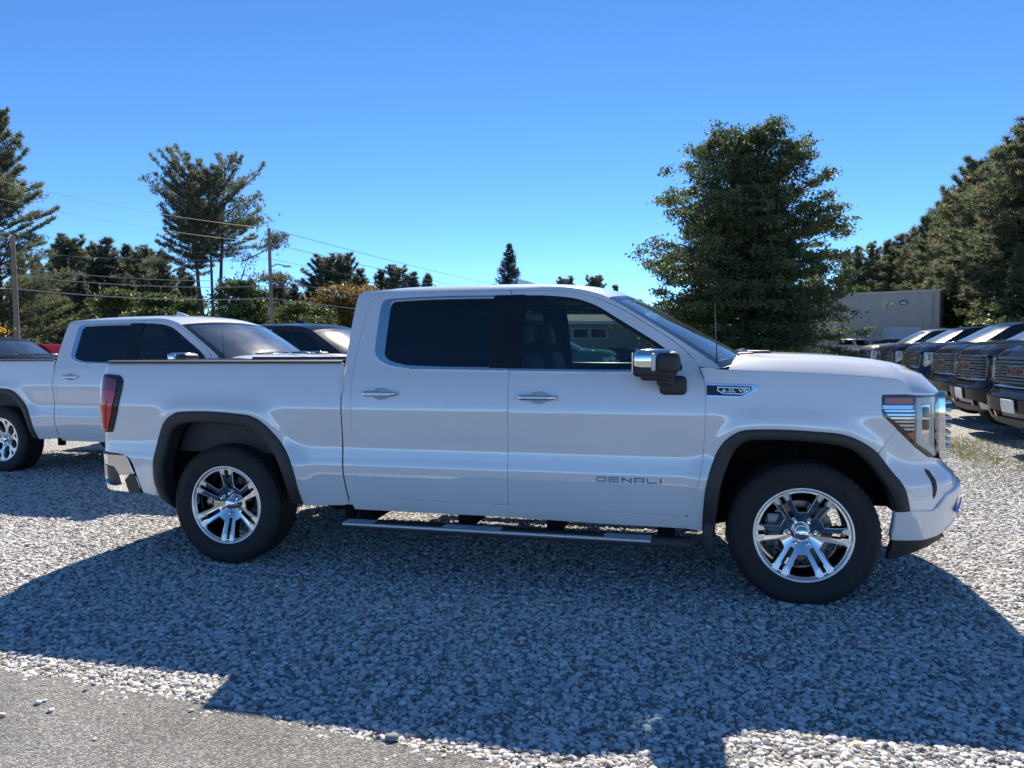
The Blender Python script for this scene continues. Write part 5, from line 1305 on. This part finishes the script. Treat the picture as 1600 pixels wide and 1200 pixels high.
def broadleaf(seed, H, R, z0, leaves, size, material, prof, leaders=((0, 0, 1.0),), clump=0.5, droop=0.0, trunk_r=0.2, steps=0.42, nb=(5, 8), up=0.6):
    r = np.random.default_rng(seed); tg_ = Geo(); C = []
    for lx_, ly_, hh in leaders:
        h = H*hh; pts = [(lx_*t**1.1, ly_*t**1.1, h*t) for t in np.linspace(0, 1, 9)]
        tg_.tube(pts, [trunk_r*(1-0.92*i/8)+0.012 for i in range(9)], 8); pts = np.array(pts); z = z0
        while z < h*0.985:
            t = (z-z0)/(h-z0); base = np.array([np.interp(z, pts[:, 2], pts[:, 0]), np.interp(z, pts[:, 2], pts[:, 1]), z])
            n_b = int(r.integers(*nb)); a0 = r.random()*6.28
            for b in range(n_b):
                a = a0+b*6.28/n_b+r.normal(0, 0.3); L = R*prof(t)*r.uniform(0.6, 1.12)
                if len(leaders) > 1: L *= 0.75+0.35*max(-0.3, math.cos(a-math.atan2(ly_, lx_)))
                el = droop*(1-t)+0.15+0.85*t**1.3+r.normal(0, 0.08); d = np.array([math.cos(a)*math.cos(el), math.sin(a)*math.cos(el), math.sin(el)])
                P_ = branch_path(base, d, L, 5, 0.15, 0.09, r)
                tg_.tube(P_, [max(0.010, 0.020*L*(1-i/5.4)) for i in range(6)], 4, False)
                k = max(2, int(1.6*L**1.45)); lat = np.array([-math.sin(a), math.cos(a), 0])
                for s in 1-r.random(k)**1.7*0.68:
                    i0 = min(4, int(s*5)); q = P_[i0]+(P_[i0+1]-P_[i0])*(s*5-i0)+lat*r.normal(0, 0.24)*L*(0.35+0.65*s)+r.normal(0, 0.10, 3)*np.array([1, 1, 0.6]); C.append(q)
            z += steps*r.uniform(0.7, 1.3)
    C = np.array(C); n = len(C); per = max(4, leaves//n)
    ctint = r.normal(0, 0.16, n)
    off = r.normal(0, 1, (n, per, 3))*np.array([clump, clump, clump*0.45]); P_ = (C[:, None]+off).reshape(-1, 3)
    tint = np.clip(np.repeat(ctint, per)+r.normal(0.45, 0.16, n*per), 0, 1)
    return tg_.mesh('trunk', 'bark', angle=60), leaf_mesh('crown', P_, np.full(len(P_), size), tint, material, seed, up)
def plant_tree(name, pair, loc, rz, sc, label, group=None, cat='tree'):
    e = empty(name, loc, rz, label, cat, group); e.scale = (sc, sc, sc) if not hasattr(sc, '__len__') else sc
    obj('trunk', pair[0], e); obj('crown', pair[1], e); return e
PXM = lambda dep: FPX/dep
def top_h(py, dep, hor=543.0): return CAM_POS[2]+(hor-py)*dep/FPX

# pin oak right of the truck
oak = broadleaf(11, 14.9, 6.3, 1.5, 130000, 0.12, 'oak_leaves', lambda t: float(np.interp(t, [0,.13,.3,.43,.57,.73,.9,1], [0.98,1.04,.98,.86,.74,.60,.36,.1])), leaders=((-0.9, 0.2, 0.955), (0.75, -0.1, 1.0)), clump=0.25, droop=-0.24, trunk_r=0.30, steps=0.34, nb=(5, 8))
plant_tree('oak_tree', oak, ground_at(1168, 46), 0.6, 1.0, 'tall broad pyramidal oak with dense green leaves standing beyond the hood')
# many-stemmed pine on the left
def limbs(r, tg_, C, D):
    def limb(pts, rad, n, spread):
        P_ = np.array(crv(pts, 0.4)); tg_.tube(P_, np.linspace(rad, 0.02, len(P_)), 6, False)
        s = 1-r.random(n)**1.6*0.45; i = np.clip((s*(len(P_)-1)).astype(int), 0, len(P_)-2); q = P_[i]+r.normal(0, 1, (n, 3))*np.array([spread, spread, spread*0.35]); C.append(q)
        d = np.tile(np.array([0.3*np.sign(pts[-1][0]), 0, 0.9]), (n, 1)); D.append(d/np.linalg.norm(d, axis=1)[:, None])
    limb([(0.2,0,3.0),(1.6,0.2,5.2),(3.0,0.1,8.2),(4.2,0,11.4)], 0.17, 90, 0.55)
    limb([(2.4,0,7.6),(4.3,0.2,8.3),(6.0,0.3,8.9),(7.6,0.1,8.5)], 0.09, 330, 0.65)
    limb([(3.4,0,10.6),(5.0,0.2,11.3),(6.4,0.2,12.1),(7.3,0,13.2)], 0.08, 300, 0.60)
    limb([(1.6,0,5.4),(3.4,0,7.1),(5.0,-0.2,7.4)], 0.07, 120, 0.5)
    limb([(-1.0,0,9.3),(-3.2,0.2,10.6),(-5.2,0.1,10.8),(-6.8,0,10.0)], 0.08, 170, 0.40)
    limb([(-4.6,0.1,10.7),(-5.6,0,9.6),(-6.2,0,8.6)], 0.05, 60, 0.28)
    limb([(1.0,0,12.5),(3.0,0.2,13.9),(5.2,0.1,14.8)], 0.09, 320, 0.7)
multi = pine(21, 20.5, 3.6, 9.5, trunks=[dict(base=(-0.9,0.1), lean=(-0.045,0.02), H=20.2, rad=0.26, R=4.8, z0=9.2, side=math.pi), dict(base=(0.3,0), lean=(0.01,-0.03), H=19.0, rad=0.20, R=2.8, z0=10.5), dict(base=(0.6,0.3), lean=(0.055,0.02), H=20.6, rad=0.26, R=4.5, z0=11.0, side=0.3), dict(base=(-0.2,-0.3), lean=(-0.10,0), H=18.2, rad=0.18, R=3.6, z0=10.0, side=math.pi)],
             density=0.92, tuft=0.38, extra=limbs, prof=lambda t: 0.42+0.62*math.sin(math.pi*min(1.0, t*0.92+0.05))**0.8, brown=0.22)
plant_tree('pine_tree', multi, ground_at(330, 74), math.radians(13), 1.0, 'tall pine with several bare dark stems rising from one base, behind the wires')
# big pine at the left edge
edge_pine = pine(31, 25.5, 8.4, 1.5, density=1.5, prof=lambda t: (1-t)**0.62*(0.92+0.16*math.sin(13*t))+0.06, brown=0.2)
plant_tree('pine_tree', edge_pine, ground_at(2, 72), 0.4, 1.0, 'huge pine with long layered branches beside the wooden pole')
# generic pines for the woods
GEN = [pine(41, 15, 3.2, 1.5, density=1.2), pine(42, 15, 3.6, 1.0, density=1.1, brown=0.25), pine(43, 15, 2.9, 2.2, density=1.2, brown=0.05),
       pine(44, 16, 4.2, 3.0, density=1.1, prof=lambda t: 0.55+0.5*math.sin(t*2.7+0.2)-0.35*t, brown=0.15)]
rr = random.Random(8)
def wood(lst, group, split, zones):
    for i, (px, py, dep, k) in enumerate(lst):
        h = top_h(py, dep); b = (15, 15, 15, 16)[k]; s = h/b; w = s*rr.uniform(1.15, 1.55)
        adj = ('dark green', 'brown tinged', 'slender dark', 'broad crowned')[k]; z_ = zones[0] if px < split else zones[1]
        plant_tree('pine_tree', GEN[k], ground_at(px, dep), rr.uniform(0, 6.28), (w, w, s), '%s %s' % (adj, z_), group)
wood([(92,376,92,0),(118,372,90,3),(150,374,95,1),(172,367,91,0),(205,378,94,2),(232,390,90,3),(258,386,85,1),(288,412,92,0),(130,420,84,2),(205,425,83,0),(300,425,84,1),(60,395,95,2),(35,400,95,1)], 'pines in the wood on the left', 165, ('pine in the wood next to the huge layered pine', 'pine in the wood next to the many-stemmed pine'))
wood([(395,432,98,2),(440,424,95,1),(462,440,98,0),(512,404,100,3),(540,402,102,3),(566,418,100,0),(596,420,104,1),(622,421,104,3),(648,424,104,0),(670,427,106,1),(700,455,110,2),(740,462,112,0),(490,432,100,0)], 'pines beyond the utility pole', 530, ('pine in the wood just beyond the utility pole with a bracket', 'pine in the wood just above the rear of the white cab'))
wood([(886,440,105,3),(928,438,108,3),(962,447,108,0),(1000,470,108,1),(840,468,110,2)], 'tree tops above the cab roof', 900, ('pine top showing over the cab roof next to the spruce', 'pine top showing over the cab roof next to the windscreen'))
wood([(1322,405,104,1),(1340,392,104,2),(1362,386,102,1),(1384,383,98,2),(1405,374,96,0),(1425,364,92,1),(1445,345,88,2),(1466,325,84,0),(1488,304,80,1),(1510,290,77,2),(1532,270,74,3),(1556,268,71,2),(1580,236,66,1),(1606,222,64,3),(1630,225,62,0),(1545,330,68,2),(1500,345,75,2),(1575,330,64,0),(1478,385,80,1),(1590,390,60,2),(1430,410,90,2),(1520,400,72,1),(1560,420,66,0)], 'pines in the wood behind the garage', 1470, ('pine in the wood rising over the garage roof', 'pine in the wood beside the garage, over the parked row'))
sp_ = spruce(51, 17.0, 4.6)
plant_tree('spruce_tree', sp_, ground_at(797, 108), 0, top_h(381, 108)/17.0, 'lone cone shaped spruce rising above the cab roof')
# broadleaf bushes and small trees
BUSH = [broadleaf(61, 5.0, 2.3, 0.4, 9000, 0.12, 'shrub_leaves', lambda t: math.sin(min(1, t*0.9+0.2)*math.pi)**0.5, clump=0.32, trunk_r=0.08, steps=0.4), broadleaf(62, 6.5, 3.2, 0.5, 12000, 0.14, 'autumn_leaves', lambda t: math.sin(min(1, t*0.85+0.25)*math.pi)**0.6, clump=0.4, trunk_r=0.10, steps=0.45),
        broadleaf(63, 6.0, 3.0, 0.5, 12000, 0.14, 'oak_leaves', lambda t: math.sin(min(1, t*0.85+0.25)*math.pi)**0.6, clump=0.4, trunk_r=0.10, steps=0.45)]
def bush(px, py, dep, k, label, group=None, wide=1.0):
    h = top_h(py, dep); s = h/(5.0, 6.5, 6.0)[k]; plant_tree('leafy_shrub' if k == 0 else 'leafy_tree', BUSH[k], ground_at(px, dep), rr.uniform(0, 6.28), (s*wide, s*wide, s), label, group, 'shrub' if k == 0 else 'tree')
for px, py, dep, w in ((465,470,66,1.1),(500,478,68,1.0),(372,436,70,1.0),(400,452,72,1.0),(185,448,76,1.1),(250,455,74,1.2),(300,462,76,1.2)): bush(px, py, dep, 0, 'light green leafy shrub in front of the left wood', 'shrubs in front of the left wood', w)
for px, py, dep in ((540,440,80),(580,452,82)): bush(px, py, dep, 1, 'small tree with orange and yellow autumn leaves beyond the utility pole', 'autumn coloured trees', 1.1)
bush(1342, 456, 78, 0, 'yellow green leafy tree between the oak and the garage', None, 0.55)
for px, py, dep in ((1525,462,80),(1555,458,70),(1600,455,60),(1440,440,95)): bush(px, py, dep, 2, 'dark leafy undergrowth tree at the foot of the pines', 'undergrowth trees', 1.3)
for px, py, dep in ((1060,480,60),(1100,484,62),(1225,490,62),(610,462,84),(640,465,84)): bush(px, py, dep, 2, 'dark leafy small tree half hidden by the oak or white cab', 'half hidden small trees', 1.2)
yel = broadleaf(64, 6.0, 2.2, 0.4, 9000, 0.11, 'yellow_leaves', lambda t: math.sin(min(1, t*0.85+0.25)*math.pi)**0.6, clump=0.32, trunk_r=0.10, steps=0.4)
plant_tree('leafy_tree', yel, ground_at(-42, 36), 0, top_h(468, 36)/6.0, 'bright yellow autumn tree at the edge beside the dark pickup roof')
# far wood that closes the horizon
def far_wood():
    r = np.random.default_rng(5); C = []
    for px in np.linspace(-350, 1950, 480):
        dep = 125+r.uniform(-6, 10); b = ground_at(px, dep); h = (8.5+2.5*math.sin(px*0.017)+1.5*math.sin(px*0.061)+r.normal(0, 0.7))
        if 740 < px < 1020: h *= 0.62
        if px > 1250: h += 3
        n = 60; t = r.random(n)**0.8; C.append(np.stack([b.x+r.normal(0, 1.1, n)*(1.2-t), b.y+r.normal(0, 1.5, n), h*t], 1))
    C = np.concatenate(C); n = len(C); D = np.tile([0, 0, 1.0], (n, 1))
    o = obj('distant_wood', tuft_mesh('distant_wood', C, D, np.full(n, 0.9), np.full(n, 0.22), 4, np.clip(r.normal(0.35, 0.2, n), 0, 1), 'pine_needles', 0.9, 7)); tag(o, 'dark mass of distant trees along the horizon', 'wood', kind='stuff')
far_wood()

# ------------------------------------------------------------------ utility poles and wires
def pole(px, dep, toppy, label, hor=545.0, arm=True):
    b = ground_at(px, dep); h = top_h(toppy, dep, hor); e = empty('utility_pole', b, 0, label, 'pole')
    g = Geo(); g.tube([(0,0,0),(0.02,0,h*0.5),(0.0,0,h)], [0.17,0.15,0.12], 12); obj('post', g.mesh('post', 'pole_wood', angle=60), e)
    g = Geo(); g.lathe([(0.02,-0.08),(0.05,-0.05),(0.035,0.0),(0.06,0.03),(0.02,0.09)], 10); ins_me = g.mesh('insulator', 'disc_steel')
    return b, h, e, ins_me
pA, hA, eA, insA = pole(27, 46, 368, 'plain wooden utility pole beside the huge pine', 550)
pB, hB, eB, insB = pole(425, 58, 357, 'wooden utility pole with a streetlight bracket, beyond the dark pickup', 547)
g = Geo(); g.tube([(0,0,hB-3.1),(0.7,-0.1,hB-2.85),(1.5,-0.2,hB-3.05)], 0.05, 6); br_ = obj('lamp_bracket', g.mesh('lamp_bracket', 'wire_metal'), eB)
g = Geo(); g.rbox(1.35, 1.95, -0.33, -0.10, hB-3.16, hB-3.02, 0.04, 2); obj('lamp_head', g.mesh('lamp_head', 'wire_metal'), br_)
def zpy(py, dep, hor=547.0): return CAM_POS[2]+(hor-py)*dep/FPX
def wire(a, b, sag, rad, label):
    a, b = Vector(a), Vector(b); pts = [a.lerp(b, t)+Vector((0, 0, -4*sag*t*(1-t))) for t in np.linspace(0, 1, 25)]
    g = Geo(); g.tube(pts, rad, 5); o = obj('overhead_wire', g.mesh('overhead_wire', 'wire_metal')); tag(o, label, 'wire', 'overhead wires'); return o
far_left = ground_at(-420, 34); far_right = ground_at(905, 150)
for py1, py2, rad in ((417,437,0.022),(429,446,0.025),(449,465,0.03)):
    za, zb = zpy(py1, 46, 550), zpy(py2, 58)
    wire((pA.x, pA.y-0.18, za), (pB.x, pB.y-0.15, zb), 0.35, rad, 'bright overhead cable strung between the two wooden poles')
    wire((pA.x, pA.y-0.18, za), (far_left.x, far_left.y, za+0.2), 0.3, rad, 'overhead cable leading on past the pole by the huge pine')
    wire((pB.x, pB.y-0.15, zb), (far_right.x, far_right.y, zb+0.2), 0.6, rad*1.1, 'overhead cable sloping away from the pole towards the cab roof')
    for e_, ins_, zz, pp in ((eA, insA, za, pA), (eB, insB, zb, pB)):
        o = obj('insulator', ins_, e_); o.location = (0, -0.16, zz)
for py1, py2, rad in ((392,404,0.012),):
    za, zb = zpy(py1, 46, 550), zpy(py2, 58); wire((pA.x, pA.y, za), (pB.x, pB.y, zb), 0.3, rad, 'thin overhead wire strung between the poles above the cables'); wire((pB.x, pB.y, zb), (far_right.x, far_right.y, zb), 0.6, rad*1.3, 'thin overhead wire sloping away above the cables')
hl_ = at_depth(-150, 246, 40)
for dz in (0, -1.15):
    top = Vector((pB.x, pB.y, hB+dz)); wire(top, (hl_.x, hl_.y, hl_.z+dz*0.9), 0.5, 0.014, 'thin dark wire from the pole top past the many-stemmed pine'); wire(top, (far_right.x, far_right.y, hB+dz+0.5), 0.8, 0.02, 'thin dark wire from the pole top sloping down to the cab roof')
# ------------------------------------------------------------------ small plants on the lot
def dry_grass():
    r = np.random.default_rng(3); C = []
    for px, py, s, n in ((1505,702,0.18,260),(1512,712,0.2,260),(1530,690,0.25,160),(1550,720,0.25,160),(1490,690,0.2,160),(1578,735,0.3,140),(1590,695,0.3,120),(1520,745,0.3,120)):
        b = at_ground(px, py); C.append(np.stack([b.x+r.normal(0, s, n), b.y+r.normal(0, s*1.6, n), np.full(n, 0.0)], 1))
    C = np.concatenate(C); C[:, 2] = gz(C[:, 0], C[:, 1]); n = len(C); D = np.tile([0, 0, 1.0], (n, 1))
    o = obj('dry_grass', tuft_mesh('dry_grass', C, D, np.full(n, 0.055), np.full(n, 0.003), 4, r.random(n), 'dry_blades', 0.7, 3)); tag(o, 'sparse dry yellow grass sprouting through the sunny gravel', 'grass', kind='stuff')
leaf_material('dry_blades', [(0.0,(0.30,0.26,0.12)),(0.6,(0.24,0.24,0.09)),(1.0,(0.14,0.18,0.06))], 0.3)
dry_grass()
